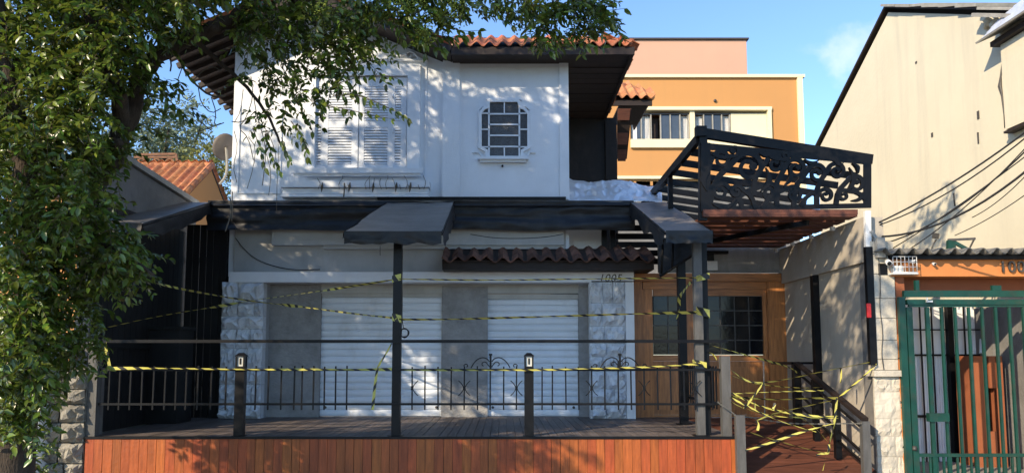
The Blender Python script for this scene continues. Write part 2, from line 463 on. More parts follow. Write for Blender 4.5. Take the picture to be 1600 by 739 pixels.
TILEM = {}
def tile_mesh(m, w=.25, l=.42, amp=.045):
    k = (m.name, w, l, amp)
    if k not in TILEM:
        n = 9
        b = MB()
        vs = []
        for j, y in enumerate((0, l)):
            for t in (0, -.016):
                for i in range(n):
                    u = i / (n - 1)
                    a = amp * (1.0 if j == 0 else .82)
                    vs.append((u * w, y, a * math.cos(2 * math.pi * u) + t + a))
        fs = []
        for i in range(n - 1):
            fs.append((i, i + 1, 2 * n + i + 1, 2 * n + i))
            fs.append((n + i + 1, n + i, 3 * n + i, 3 * n + i + 1))
            fs.append((n + i, n + i + 1, i + 1, i))
        b.add(vs, fs, True)
        TILEM[k] = b.mesh('roof_tile', m)
    return TILEM[k]
def tile_roof(parent, m, origin, u, v, ncol, nrow, w=.25, l=.42, name='tile', keep=None, jit=.012, amp=.045):
    """rows of tiles: u across, v up the slope"""
    u = Vector(u).normalized(); v = Vector(v).normalized(); n = u.cross(v)
    me = tile_mesh(m, w, l, amp)
    step = l * .82
    for r_ in range(nrow):
        for c in range(ncol):
            p = Vector(origin) + u * (c * w) + v * (r_ * step)
            if keep and not keep(p + u * w / 2): continue
            p += n * rng.uniform(0, jit) + v * rng.uniform(-jit, jit) * 1.5
            vt = (v + n * .045).normalized()
            mt = Matrix((u.to_4d(), vt.to_4d(), u.cross(vt).to_4d(), (0, 0, 0, 1))).transposed()
            mt[0][3], mt[1][3], mt[2][3], mt[3][3] = p.x, p.y, p.z, 1
            for k in range(3): mt[3][k] = 0
            mt = mt @ Matrix.Rotation(rng.uniform(-.02, .02), 4, 'Z')
            put(name, me, parent, mt)

def to_mesh(name, c):
    t = bpy.data.objects.new(name, c)
    COL.objects.link(t)
    bpy.context.view_layer.update()
    me = bpy.data.meshes.new_from_object(t.evaluated_get(bpy.context.evaluated_depsgraph_get()))
    bpy.data.objects.remove(t)
    return me
def text(name, body, size, loc, m, parent=None, extrude=.008, shear=0.0, rotz=0.0):
    c = bpy.data.curves.new(name, 'FONT')
    c.body = body; c.size = size; c.extrude = extrude; c.shear = shear
    c.materials.append(m)
    mt = Matrix.Translation(loc) @ Matrix.Rotation(rotz, 4, 'Z') @ Matrix.Rotation(math.pi / 2, 4, 'X')
    return put(name, to_mesh(name, c), parent, mt)
# ------------------------------------------------------------------ ground
F, D = 14.6, 11.0
DZ = 0.60
def struct(name, m, fn):
    b = MB(); fn(b)
    o = b.build(name, m); o['kind'] = 'structure'
    return o
struct('ground', M['earth'], lambda b: b.box(-600, 600, -600, 900, -.40, -.16))
struct('road', M['asphalt'], lambda b: b.box(-90, 90, -5.5, 3.4, -.30, -.12))
struct('sidewalk', M['paving'], lambda b: b.box(-90, 90, 3.55, 26, -.30, 0.0))
struct('kerb', M['kerb'], lambda b: b.box(-90, 90, 3.4, 3.55, -.30, .005))

# ------------------------------------------------------------------ white house
house = thing('house', 'white two-storey house with closed shutters and tiled roof behind the black awnings', 'house', (-2, F, 0))
xL = W(363, 230, F).x; xV = W(692, 200, F).x; xR = W(888, 200, F).x
eave = W(840, 77, 13.95).z
z_sp = W(700, 312, F).z            # where the upper wall starts, above the awning
z_pk = eave + 1.15
xE0, xE1 = W(262, 80, 13.95).x, W(991, 70, 13.95).x      # eaves left and right
xpk = (xE0 + xV) / 2
# walls
b = MB()
zl = eave + (xL - xE0) / (xpk - xE0) * (z_pk - eave)
z_lt = W(700, 432, F).z
b.prism_y([(xL, z_lt), (xV, z_lt), (xV, eave), (xpk, z_pk - .05), (xL, zl - .05)], F, F + .25)
b.prism_x([(F + .25, .6), (20, .6), (20, zl - .1), (F + .25, zl - .1)], xL, xL + .2)
b.box(xV, xR, F - .07, F + .25, z_sp - .6, eave + .02)
b.box(xV, xR, F - .0, F + .25, z_lt, z_sp - .6)
b.box(xR - .2, xR, F + .25, 17.8, z_sp - 1.5, eave)
b.build('wall', M['white'], house)
# raised frame of the right-hand bay
x0, x1, z0, z1 = frect(718, 95, 874, 309, F - .07)
b = MB()
b.box(xV, x0, F - .112, F - .072, z_sp - .02, eave - .01)
b.box(x1, xR, F - .112, F - .072, z_sp - .02, eave - .01)
b.box(x0, x1, F - .112, F - .072, z1, eave - .01)
b.build('wall_panel_frame', M['white'], house)
# left part mouldings
b = MB()
a0, a1, c0, c1 = frect(372, 165, 440, 303, F)
for q in ((a0, a0 + .03, c0, c1), (a1 - .03, a1, c0, c1)):
    b.box(q[0], q[1], F - .022, F - .001, q[2], q[3])
b.box(a0 + .029, a1 - .03, F - .022, F - .001, c0, c0 + .03)
b.build('wall_moulding', M['white'], house)
a0, a1, c0, c1 = frect(664, 90, 676, 306, F)
b = MB(); b.box(a0, a0 + .03, F - .022, F - .001, c0, c1)
b.build('wall_moulding', M['white'], house)
# black strip at the foot of the upper wall
x0, x1, z0, z1 = frect(590, 308.5, 884, 313, F - .14)
b = MB(); b.box(x0, x1, F - .2, F - .113, z0, z1); b.build('gutter', M['black'], house)

# shuttered window
fx0, fx1, fz0, fz1 = frect(480, 104, 657, 271, F)
ox0, ox1, oz0, oz1 = frect(494, 121, 637, 265, F)
sur = MB()
sur.box(fx0, ox0, F - .10, F - .001, fz0, fz1); sur.box(ox1, fx1, F - .10, F - .001, fz0, fz1)
sur.box(ox0, ox1, F - .10, F - .001, oz1, fz1); sur.box(ox0, ox1, F - .10, F - .001, fz0, oz0)
wnd = sur.build('window_surround', M['trim'], house)
b = MB()
b.box(fx0 - .03, ox0 - .02, F - .075, F - .052, fz1 - .03, fz1 + .02)
x0, x1, z0, z1 = frect(458, 266, 662, 274, F)
b = MB(); b.box(x0, x1, F - .19, F - .101, z0, z1); b.box(x0 + .05, x1 - .05, F - .14, F - .101, z0 - .05, z0)
b.build('sill', M['trim'], wnd)
x0, x1, z0, z1 = frect(444, 287, 673, 297, F)
_, _, z2, _ = frect(444, 287, 673, 310, F)
b = MB(); b.box(x0, x1, F - .26, F - .002, z0, z1); b.box(x0 + .03, x1 - .02, F - .20, F - .002, z2 + .05, z0 - .012)
b.box(x0 + .01, x1, F - .24, F - .002, z2 - .02, z2 + .035)
b.build('flower_ledge', M['trim'], house)
# pediment scroll above
b = MB()
p0, p1, q0, q1 = frect(560, 83, 668, 97, F)
b.box(p0, p1 - .1, F - .06, F - .002, q0, q0 + .045)
sc = [W(px, py, F - .03) for px, py in ((668, 96), (655, 92), (648, 84), (640, 80), (634, 84), (636, 90), (642, 90), (643, 86))]
b.tube(chaikin(sc, 2), .03, 6)
sc = [W(px, py, F - .03) for px, py in ((634, 84), (620, 90), (600, 82), (585, 70), (565, 64))]
b.tube(chaikin(sc, 2), .03, 6)
b.build('pediment_scroll', M['trim'], house)

def shutter_leaf(px0, px1, cols):
    x0, x1, z0, z1 = frect(px0, 122, px1, 265, F)
    fr = MB()
    y0, y1 = F - .042, F - .004
    zs = [frect(0, a, 1, c, F)[2:] for a, c in ((137, 190), (201, 258))]      # louvre panels
    xs = [frect(a, 0, c, 1, F)[:2] for a, c in cols]
    cx = x0
    for a, c in xs:
        fr.box(cx, a, y0, y1, z0, z1); cx = c
    fr.box(cx, x1, y0, y1, z0, z1)
    for a, c in xs:
        fr.box(a, c, y0 + .003, y1, z0, zs[1][0]); fr.box(a, c, y0 + .003, y1, zs[1][1], zs[0][0]); fr.box(a, c, y0 + .003, y1, zs[0][1], z1)
    lf = fr.build('shutter', M['shutter'], house)
    for a, c in xs:
        for k, (za, zb) in enumerate(zs):
            n = 13
            for i in range(n):
                z = za + (i + .5) * (zb - za) / n
                piece('louvre', M['shutter'], lf, a + .002, c - .002, F - .036, F - .012, z - .021, z + .021,
                      Matrix.Rotation(math.radians(-24), 4, 'X'))
    b = MB(); b.box(x0 + .02, x1 - .02, F - .006, F + .02, z0 + .02, z1 - .02); b.build('shutter_back', M['board_black'], lf)
    return lf
l1 = shutter_leaf(496, 560.3, ((498, 507), (518, 554)))
l2 = shutter_leaf(562, 635.5, ((573, 609), (620, 629)))
b = MB()
for py in (150, 205):
    h = W(614, py, F - .05); b.tube([h - Vector((0, 0, .05)), h + Vector((0, 0, .05))], .011, 6)
b.build('hinge', M['trim'], l2)

# latticed window in the bay
WY = F - .075
fr = MB()
ring = [(764, 158), (810, 158), (813, 168), (819, 170), (826, 178), (826, 231), (816, 236), (815, 246.5), (761, 246.5), (760, 236), (750.5, 231), (750.5, 178), (756, 170), (762, 168)]
rp = [W(a, c, WY - .03) for a, c in ring]
for i in range(len(rp)):
    d = (rp[(i + 1) % len(rp)] - rp[i]).normalized() * .018
    fr.beam(rp[i] - d, rp[(i + 1) % len(rp)] + d, .055, .05 + .0007 * i, (0, 1, 0))
lw = fr.build('lattice_window', M['trim'], house)
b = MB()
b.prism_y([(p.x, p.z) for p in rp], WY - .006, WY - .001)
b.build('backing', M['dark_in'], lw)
def muntin(px0, py0, px1, py1, w=.034):
    b = MB(); b.beam(W(px0, py0, WY - .024), W(px1, py1, WY - .024), w, .024, (0, 1, 0)); b.build('muntin', M['trim'], lw)
muntin(764, 160, 764, 246); muntin(811.5, 160, 811.5, 246)
for py in (178.5, 195, 212, 229.5): muntin(764, py, 812, py, .03)
muntin(788, 160, 788, 178, .024); muntin(788, 230, 788, 246, .024)
for py in (177.5, 202.5, 230): muntin(751, py, 764, py, .026); muntin(812, py, 826, py, .026)
def pane(px0, py0, px1, py1):
    x0, x1, z0, z1 = frect(px0, py0, px1, py1, WY)
    piece('pane', M['pane'], lw, x0, x1, WY - .016, WY - .008, z0, z1)
for q in ((765, 160, 787, 177.5), (789, 160, 810.5, 177.5), (765, 180, 810.5, 194), (765, 196.5, 810.5, 211), (765, 213.5, 810.5, 228.5),
          (765, 231, 787, 246), (789, 231, 810.5, 246), (752, 170.5, 763, 176.5), (752, 179, 763, 201.5), (752, 204, 763, 229), (761, 231.5, 763.2, 241),
          (813, 170.5, 825, 176.5), (813, 179, 825, 201.5), (813, 204, 825, 229), (812.8, 231.5, 815, 241)): pane(*q)
# raised moulding round the window
b = MB()
def strip(pts, w=.03, t=.03, yy=WY):
    p = [W(a, c, yy - t / 2 - .001) for a, c in pts]
    for i in range(len(p) - 1): b.beam(p[i], p[i + 1], w, t, (0, 1, 0))
strip([(761, 157), (763, 155), (812, 155), (816, 157)], .025)
strip([(748, 231), (748, 172), (754, 166), (759, 166)], .03); strip([(828, 231), (828, 172), (822, 166), (817, 166)], .03)
strip(chaikin([Vector((738, 238, 0)), Vector((748, 238, 0)), Vector((752, 243, 0)), Vector((757, 247, 0))], 1) and [(738, 238), (748, 238), (752, 243), (757, 247)], .03)
strip([(837, 238), (828, 238), (824, 243), (819, 247)], .03)
x0, x1, z0, z1 = frect(747, 247, 826, 251, WY)
b.box(x0, x1, WY - .12, WY - .001, z0, z1); b.box(x0 + .05, x1 - .05, WY - .07, WY - .001, z0 - .05, z0)
b.build('sill_moulding', M['trim'], lw)
b = MB()
p = W(785, 260, WY); b.tube([p, p + Vector((0, -.05, 0))], .02, 8); b.build('drain_pipe', M['black'], house)

# roof -------------------------------------------------------------
FY = 13.95; BY = 20.5
rise = z_pk - eave
b = MB()
def slab(poly, th=.05): b.plate(poly, th)
slab([(xE0, FY, eave), (xpk, FY, z_pk), (xpk, BY, z_pk), (xE0, BY, eave)])
xr = xV + .2
slab([(xr, FY + .02, eave), (xr, BY, eave), (xpk, BY, z_pk), (xpk, FY + .02, z_pk)])
HR = .52
rz = 3.2 * HR
slab([(xr, FY, eave + .02), (xE1, FY, eave + .02), (xE1 - 3.2, FY + 3.2, eave + rz), (xr, FY + 3.2, eave + rz)])
slab([(xE1, FY, eave + .02), (xE1, 18.4, eave + .02), (xE1 - 3.2, 18.4, eave + rz), (xE1 - 3.2, FY + 3.2, eave + rz)])
b.box(xr, xE1 - .05, FY + .06, F + .05, eave - .06, eave - .02)
b.box(xR, xE1 - .05, F + .052, 18.0, eave - .06, eave - .02)
roof = b.build('roof', M['darkwood'], house)
b = MB()
b.box(xr, xE1, FY - .03, FY + .03, eave - .12, eave + .03)
b.box(xE1 - .06, xE1 - .001, FY + .031, 18.0, eave - .11, eave + .03)
b.beam((xE0, FY - .02, eave - .02), (xpk, FY - .02, z_pk - .02), .05, .14); b.beam((xpk, FY - .02, z_pk - .02), (xr, FY - .02, eave - .02), .05, .14)
b.build('fascia', M['darkwood'], roof)
# rafters under the left-hand eave
sl_ = rise / (xpk - xE0)
for i in range(15):
    y = FY + .2 + i * .36
    bb = MB(); bb.beam((xE0 - .05, y, eave - .10 - .05 * sl_), (xL + .25, y, eave - .10 + (xL + .25 - xE0) * sl_), .085, .1)
    bb.build('rafter', M['darkwood'], roof)
# boards of the right-hand soffit
for i in range(11):
    y = F + .1 + i * .30
    piece('soffit_board', M['darkwood'], roof, xR + .002, xE1 - .07, y, y + .28, eave - .078 - .004 * (i % 2), eave - .062)
# tiles
vr = Vector((0, 1, HR)).normalized()
nt_ = int((xE1 - xr) / .25)
tile_roof(roof, M['tile'], (xr, FY - .07, eave + .03), (1, 0, 0), vr, nt_ + 1, 5, keep=lambda p: p.x < xE1 + .02 - max(0, p.y - FY) * .98 and p.x > xr)
tile_roof(roof, M['tile'], (xE1 + .06, FY, eave + .03), (0, 1, 0), Vector((-1, 0, HR)).normalized(), 17, 2, keep=lambda p: p.y > FY + (xE1 - p.x) * .98)
# hip cap tiles
for i in range(4):
    p = Vector((xE1, FY, eave + .10)) + Vector((-1, 1, HR)).normalized() * (.05 + i * .36)
    bb = MB(); d = Vector((-1, 1, HR)).normalized(); bb.tube([p, p + d * .42], [.10, .085], 8); bb.build('ridge_tile', M['tile'], roof)
ul = Vector((xpk - xE0, 0, rise)).normalized()
tile_roof(roof, M['tile'], (xE0 - .08, FY + .30, eave + .02), (0, -1, 0), ul, 2, 8)
tile_roof(roof, M['tile'], (xE0 - .08, FY + .30 + 5.5, eave + .02), (0, -1, 0), ul, 22, 2)
ur = Vector((-(xr - xpk), 0, rise)).normalized()
tile_roof(roof, M['tile'], (xr + .0, FY - .12, eave + .03), (0, 1, 0), ur, 2, 9)

# dark recessed rear part under the right-hand eave
x0 = xR; x1 = W(963, 220, 17.9).x
b = MB()
b.box(xR - .15, x1, 17.9, 18.2, 2.8, eave - .065)
rear = b.build('rear_wall', M['blackwall'], house)
xp0 = W(946, 220, 17.85).x
piece('corner_post', M['blackwall'], house, xp0, x1 + .003, 17.82, 17.895, 4.2, eave - .15)
# rear wing roof with its own eave
ex0, ex1, ez0, ez1 = frect(948, 152, 1019, 165, 18.0)
zrt = W(970, 138, 18.95).z
b = MB()
b.box(ex0, ex1, 18.0, 18.06, ez0, ez0 + .12)
b.plate([(ex0, 18.0, ez0 + .14), (ex1, 18.0, ez0 + .14), (ex1 - .5, 18.95, zrt), (ex0, 18.95, zrt)], .05)
b.box(ex0 + .3, ex1 - .12, 18.06, 19.5, ez0 - .02, ez0 + .02)
b.plate([(ex1, 18.0, ez0 + .14), (ex1, 20.4, ez0 + .14), (ex1 - .5, 18.95, zrt)], .05)
rr = b.build('rear_roof', M['darkwood'], house)
vv = Vector((0, .95, zrt - ez0 - .14)).normalized()
tile_roof(rr, M['tile_orange'], (ex0 + .02, 17.92, ez0 + .15), (1, 0, 0), vv, 5, 4, w=.235, keep=lambda p: p.x < ex1 + .02 - max(0, p.y - 18.1) * .5 and p.y < 18.9)
for i in range(3):
    d = Vector((-.5, .95, zrt - ez0 - .14)).normalized(); p = Vector((ex1, 18.02, ez0 + .21)) + d * (.36 * i)
    bb = MB(); bb.tube([p, p + d * .42], [.09, .078], 8); bb.build('ridge_tile', M['tile_orange'], rr)
bb = MB(); bb.tube([(ex0, 18.95, zrt + .05), (ex1 - .5, 18.95, zrt + .05)], .09, 8); bb.build('ridge_tile', M['tile_orange'], rr)
# the reddish open board shutter below it
b = MB()
q = [W(964, 169, 18.1), W(987, 169, 18.1), W(979, 248, 18.7), W(964, 248, 18.7)]
b.plate(q, .05)
ws = b.build('wall_flap', M['darkwood'], house)
for a in (168, 206, 232):
    bb = MB(); bb.plate([W(965, a + 2, 18.05), W(985 - (a - 169) * .09, a + 2, 18.05), W(983 - (a - 169) * .09, a + 20, 18.15), W(965, a + 20, 18.15)], .02); bb.build('flap_panel', M['pergwood'], ws)

# ------------------------------------------------------------------ ground floor of the house
# header wall with ledge
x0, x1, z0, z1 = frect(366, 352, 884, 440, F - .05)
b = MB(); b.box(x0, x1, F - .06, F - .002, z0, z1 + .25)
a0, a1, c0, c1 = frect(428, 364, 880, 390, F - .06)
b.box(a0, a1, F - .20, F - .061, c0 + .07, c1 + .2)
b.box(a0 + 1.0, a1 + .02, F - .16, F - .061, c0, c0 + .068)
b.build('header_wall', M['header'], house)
SY = F - .40                        # face of the shop front
# lintel
x0, x1, z0, z1 = frect(410, 425, 990, 441, SY)
_, x2, _, _ = frect(360, 425, 923, 441, SY)
xa, _, zb, zc = frect(358, 426, 412, 441, SY)
b = MB(); b.box(xa, x2 + .01, SY - .02, F - .061, z0, z1)
b.box(x2 + .01, x1, SY - .02, F - .061, z0 + .03, z1 - .005)
b.build('lintel', M['white'], house)
# stone piers
pl = frect(343, 440, 409, 651, SY); pr = frect(922, 440, 978, 654, SY)
for k, q in enumerate((pl, pr)):
    b = MB(); b.box(q[0] + .02, q[1] - .004, SY + .05, F + .3, DZ, q[3] - .004)
    pier = b.build('stone_pier', M['mortar_white'], house)
    rough_wall(pier, 'stone_white', q[0], q[1], DZ, q[3] - .002, SY - .03, .26, 8, seed=3 + k, gap=.006)
    if k == 1:
        e0, e1, _, _ = frect(978, 440, 992, 654, SY)
        bb = MB(); bb.box(e0 + .003, e1, SY + .01, F + .2, DZ, q[3] - .006); bb.build('pier_edge', M['white'], house)
# recess walls and doors
RY = F + .02
def wallrect(name, m, px0, py0, px1, py1, Y, th=.2, **k):
    x0, x1, z0, z1 = frect(px0, py0, px1, py1, Y)
    b = MB(); b.box(x0, x1, Y, Y + th, z0, z1); return b.build(name, m, house)
wallrect('stucco_wall', M['stucco'], 407, 440, 500, 655, RY)
wallrect('stucco_wall', M['stucco'], 690, 447, 762, 655, RY)
wallrect('stucco_wall', M['stucco'], 904.5, 447, 924, 655, RY)
x0, x1, z0, z1 = frect(500.5, 440, 904, 458, RY)
b = MB(); b.box(x0, x1, RY + .01, RY + .2, z0, z1); b.build('door_header', M['header'], house)
def roller(px0, px1, py0, n):
    x0, x1, z0, z1 = frect(px0, py0, px1, 651, RY + .1)
    z0 = DZ + .005
    b = MB()
    b.box(x0 - .05, x0, RY + .02, RY + .16, z0, z1); b.box(x1, x1 + .05, RY + .02, RY + .16, z0, z1)
    b.box(x0, x1, RY + .13, RY + .16, z0, z1)
    b.box(x0, x1, RY + .05, RY + .13, z1 - .09, z1)
    dr = b.build('roller_door', M['header'], house)
    h = (z1 - .09 - z0) / n
    prof = [(-.0, 0), (-.025, .012), (-.034, h * .35), (-.034, h * .62), (-.025, h - .022), (-.004, h - .012), (-.004, h), (.008, h), (.008, 0)]
    me = MB().prism_x([(y, z) for y, z in prof], x0 + .002, x1 - .002).mesh('roller_slat', M['roller'], Vector(((x0 + x1) / 2, 0, 0)))
    for i in range(n):
        put('slat', me, dr, loc=((x0 + x1) / 2, RY + .11 + rng.uniform(0, .004), z0 + i * h))
    b = MB()
    for px in (px0 + 8, px1 - 8):
        p = W(px, 636, RY + .07); b.tube([p, p + Vector((0, .04, 0))], .028, 8)
    b.build('lock', M['numeral'], dr)
roller(500, 690, 457, 18)
roller(762, 904.5, 460, 18)
# small tiled canopy over the right-hand door
cx0, cx1, cz0, cz1 = frect(691, 409, 1022, 421, 13.75)
ctop = 13.72
b = MB()
b.box(cx0, cx1, 13.75, F - .062, cz0, cz1)
b.plate([(cx0, 13.7, cz1 + .02), (cx1, 13.7, cz1 + .02), (cx1 - .3, F - .07, cz1 + .36), (cx0, F - .07, cz1 + .36)], .03)
canopy = b.build('canopy_roof', M['darkwood'], house)
tile_roof(canopy, M['tile_dark'], (cx0, 13.66, cz1 - .02), (1, 0, 0), Vector((0, 1, .36)).normalized(), 14, 3, w=(cx1 - cx0) / 14, l=.4, amp=.047, jit=.03)
# house number, slightly slanting dark numerals
hn = thing('house_number', 'dark slanting numerals 1005 on the white lintel by the wooden entrance', 'house number', W(937, 441, SY - .03))
x = W(935, 440, SY - .022)
for i, ch in enumerate('1005'):
    text('numeral', ch, .21, x + Vector((i * .113, 0, 0)), M['numeral'], hn, .004, .25)

# ------------------------------------------------------------------ wooden entrance
EY = F - .05
ent = thing('wooden_entrance', 'varnished orange-brown wooden entrance with dark leaded glass beside the ramp', 'entrance', W(1110, 650, EY))
def er(name, px0, py0, px1, py1, y0, y1, m=None):
    x0, x1, z0, z1 = frect(px0, py0, px1, py1, EY)
    z0 = max(z0, DZ - .0)
    return piece(name, m or M['doorwood'], ent, x0, x1, EY + y0, EY + y1, z0, z1)
er('head_beam', 991, 428, 1218, 440, -.10, .15, M['doorwood_h'])
er('head_rail', 1004, 440.3, 1200, 452, -.02, .12, M['doorwood_h'])
er('jamb', 991, 440.3, 1003.7, 658, -.06, .15)
er('jamb', 1073, 452.3, 1094, 658, -.06, .15)
er('jamb', 1200.3, 440.3, 1229, 658, -.06, .15)
# fixed side window and door leaf
for px0, px1, gx0, gx1, nc, nr in ((1004, 1072.7, 1021, 1068, 2, 4), (1094.3, 1200, 1104, 1194, 4, 4)):
    er('stile', px0, 452.3, gx0 - .3, 658, .0, .08); er('stile', gx1 + .3, 452.3, px1, 658, .0, .08)
    er('rail', gx0, 452.3, gx1, 462, .002, .08, M['doorwood_h'])
    er('rail', gx0, 554.3, gx1, 564, .002, .08, M['doorwood_h'])
    er('rail', gx0, 648, gx1, 658, .002, .08, M['doorwood_h'])
    er('panel', gx0, 564.3, gx1, 647.7, .03, .07)
    er('raised_panel', gx0 + 7, 573, gx1 - 7, 640, .012, .029)
    for i in range(nc):
        for j in range(nr):
            w = (gx1 - gx0) / nc; h = 92.0 / nr
            a = er('pane', gx0 + i * w + .8, 462.2 + j * h + .8, gx0 + (i + 1) * w - .8, 462.2 + (j + 1) * h - .8, .042, .05, M['glass'])
            a.rotation_euler = (rng.uniform(-.012, .012), 0, rng.uniform(-.02, .02))
    for i in range(1, nc):
        w = (gx1 - gx0) / nc; er('glazing_bar', gx0 + i * w - .8, 462.2, gx0 + i * w + .8, 554, .03, .06, M['numeral'])
    for j in range(1, nr):
        h = 92.0 / nr; er('glazing_bar', gx0, 462.2 + j * h - .8, gx1, 462.2 + j * h + .8, .033, .057, M['numeral'])
    er('backing', gx0, 462.2, gx1, 554, .062, .07, M['board_black'])
h = W(1099, 590, EY - .02)
b = MB(); b.tube([h, h + Vector((0, -.08, 0)), h + Vector((.02, -.08, .0)), h + Vector((.12, -.08, 0))], .013, 6); b.build('handle', M['black'], ent)
# concrete wall over the entrance
b = MB()
x0, x1, z0, z1 = frect(1030, 385, 1226, 427.5, EY + .1)
b.box(x0, x1, EY + .0, EY + .25, z0 + .03, z1 + .05)
b.box(x0, x1, EY - .05, EY - .002, z0 + .001, z0 + .03)
cw = b.build('wall_over_entrance', M['concrete'], None)
tag(cw, 'stained grey concrete wall band above the wooden entrance', 'wall')
x0, x1, z0, z1 = frect(1094, 408, 1121, 422, EY - .02)
wp = MB(); wp.box(x0, x1, EY - .03, EY - .003, z0, z1); o = wp.build('wall_plate', M['whitepl'], cw)
x0, x1, z0, z1 = frect(1090, 393, 1136, 397, EY - .02)
wp = MB(); wp.box(x0, x1, EY - .12, EY - .003, z0, z1); wp.box(x0 + .1, x0 + .3, EY - .1, EY - .003, z0 - .14, z0); wp.build('bracket', M['black'], cw)

# black louvred screen between the header wall and the pergola
sc_t = thing('louvre_screen', 'black slatted screen behind the right end of the tiled canopy', 'screen', W(985, 400, F + .3))
for px in (944, 957):
    x0, x1, z0, z1 = frect(px - 4, 350, px + 4, 402, F + .3); piece('post', M['black'], sc_t, x0, x1, F + .27, F + .33, z0 - .6, z1 + .2)
for i in range(5):
    x0, x1, z0, z1 = frect(962, 352 + i * 13, 1034, 361 + i * 13, F + .3); piece('slat', M['black'], sc_t, x0, x1, F + .28, F + .31, z0, z1)
x0, x1, z0, z1 = frect(884, 352, 942, 392, F + .6)
b = MB(); b.box(x0, x1, F + .6, F + .8, z0 - .8, z1 + .2)
tag(b.build('parapet_wall', M['white']), 'short white parapet wall seen under the black valance above the tiled canopy', 'wall')
# ------------------------------------------------------------------ deck
dx0 = W(134, 700, D).x; dx1 = W(1155, 700, D).x
deck = thing('deck', 'raised timber deck with orange stained front boards before the white house', 'deck', ((dx0 + dx1) / 2, D, 0))
n = 73; w = (dx1 - dx0) / n
ed = [dx0 + i * w + (rng.uniform(-.008, .008) if 0 < i < n else 0) for i in range(n + 1)]
for i in range(n):
    piece('fascia_board', M['fascia'], deck, ed[i] + rng.uniform(.001, .004), ed[i + 1] - rng.uniform(.001, .004), D - .02 + rng.uniform(-.003, .003), D + .005, -.02, DZ - .032)
b = MB(); b.box(dx0 - .01, dx1 + .01, D - .035, D + .03, DZ - .03, DZ + .004); b.box(dx0, dx1, D + .006, D + .03, 0, DZ - .031)
b.box(dx1 + .002, dx1 + .03, D - .02, D + 2.6, 0, DZ - .02)
b.build('edge_trim', M['black'], deck)
n = 76; w = (dx1 - dx0) / n
for i in range(n):
    x = dx0 + i * w
    y1 = F + .12
    if x < -5.1: y1 = F + .0
    piece('deck_plank', M['deck'], deck, x + .004, x + w - .004, D + .032, y1, DZ - .03, DZ + rng.uniform(-.003, .003))
b = MB(); b.box(dx0, dx1, D + .04, F + .2, DZ - .12, DZ - .034); b.build('deck_frame', M['black'], deck)

# ------------------------------------------------------------------ railing
RL = D + .08
rail = thing('deck_railing', 'black iron railing with scroll ornaments along the front edge of the deck', 'railing', W(640, 680, RL))
def fx(px, py=600, Y=RL): return W(px, py, Y).x
def fz(py, Y=RL): return W(700, py, Y).z
zt, zm, zb = fz(533), fz(577.5), fz(631)
def rp_(name, m, *a): return piece(name, m, rail, *a)
rp_('top_rail', M['black'], fx(156, 533), fx(1137, 533), RL - .02, RL + .02, zt - .023, zt + .023)
rp_('end_post', M['postgrey'], fx(140), fx(155), RL - .065, RL + .065, DZ, zt + .03)
rp_('end_post', M['postgrey'], fx(1126), fx(1140), RL - .06, RL + .06, DZ, fz(556))
rp_('lower_rail', M['black'], fx(156), fx(1126), RL - .016, RL + .016, zm - .016, zm + .016)
rp_('lower_rail', M['black'], fx(156), fx(1126), RL - .016, RL + .016, zb - .016, zb + .016)
bars = [171, 187, 204, 222, 240, 258, 275, 291, 309, 330, 353, 399.5, 419.5, 439.5, 460, 472, 490, 507, 524.5, 542, 644, 664, 684.5, 705, 725.5,
        746, 766, 787, 807, 847, 863, 884, 904, 924.5, 945, 966, 986, 1006.5, 1027.5, 1048, 1069, 1085.5, 1113]
ztop, zbot = fz(572), fz(640)
for px in bars:
    x = fx(px)
    big = px in (766, 966)
    piece('bar', M['black'], rail, x - .010, x + .010, RL - .010, RL + .010, zbot, fz(563) if big else ztop + rng.uniform(-.01, .01), Matrix.Rotation(rng.uniform(-.008, .008), 4, 'Y'))
for px in (653 - 9, 725.5, 807, 924.5, 1006.5, 1085.5):
    b = MB()
    for s in (-1, 1):
        if px == 644 and s < 0: continue
        pts = [Vector((fx(px) + s * .012 + s * .075 * (abs(t) ** 1.8), RL, fz(606) + t * .11)) for t in (-1, -.7, -.4, -.15, 0, .15, .4, .7, 1)]
        b.tube(pts, .007, 5)
    b.beam((fx(px), RL, fz(603)), (fx(px), RL, fz(609)), .035, .035)
    b.build('curved_ornament', M['black'], rail)
def spiral(cx, cz, r, t0, t1, grow=.35, n=16):
    out = []
    for i in range(n + 1):
        t = t0 + (t1 - t0) * i / n
        rr = r * (1 - (1 - grow) * i / n)
        out.append(Vector((cx + rr * math.cos(t), RL, cz + rr * math.sin(t))))
    return out
for px in (766.5, 969):
    b = MB(); c = fx(px); z = zm + .02
    for s in (-1, 1):
        pts = [Vector((c + s * a, RL, z + h)) for a, h in ((.02, .10), (.05, .145), (.12, .165), (.19, .14), (.25, .08), (.29, .01))]
        b.tube(chaikin(pts, 2), .009, 6)
        sp = spiral(0, 0, .055, 0, 4.6, .25)
        b.tube([Vector((c + s * (.10 - q.x), RL, z + .055 + q.z)) for q in sp], .008, 6)
        b.tube(chaikin([Vector((c + s * a, RL, z + h)) for a, h in ((.02, .02), (.03, .05), (.05, .06))], 1), .008, 6)
        b.tube([Vector((c + s * (.36 + q.x * .7), RL, z + .035 + q.z * .7)) for q in sp], .008, 6)
    b.beam((c, RL, z), (c, RL, z + .19), .03, .03)
    b.beam((c, RL, z + .19), (c, RL, z + .22), .05, .05)
    b.build('scroll_ornament', M['black'], rail)
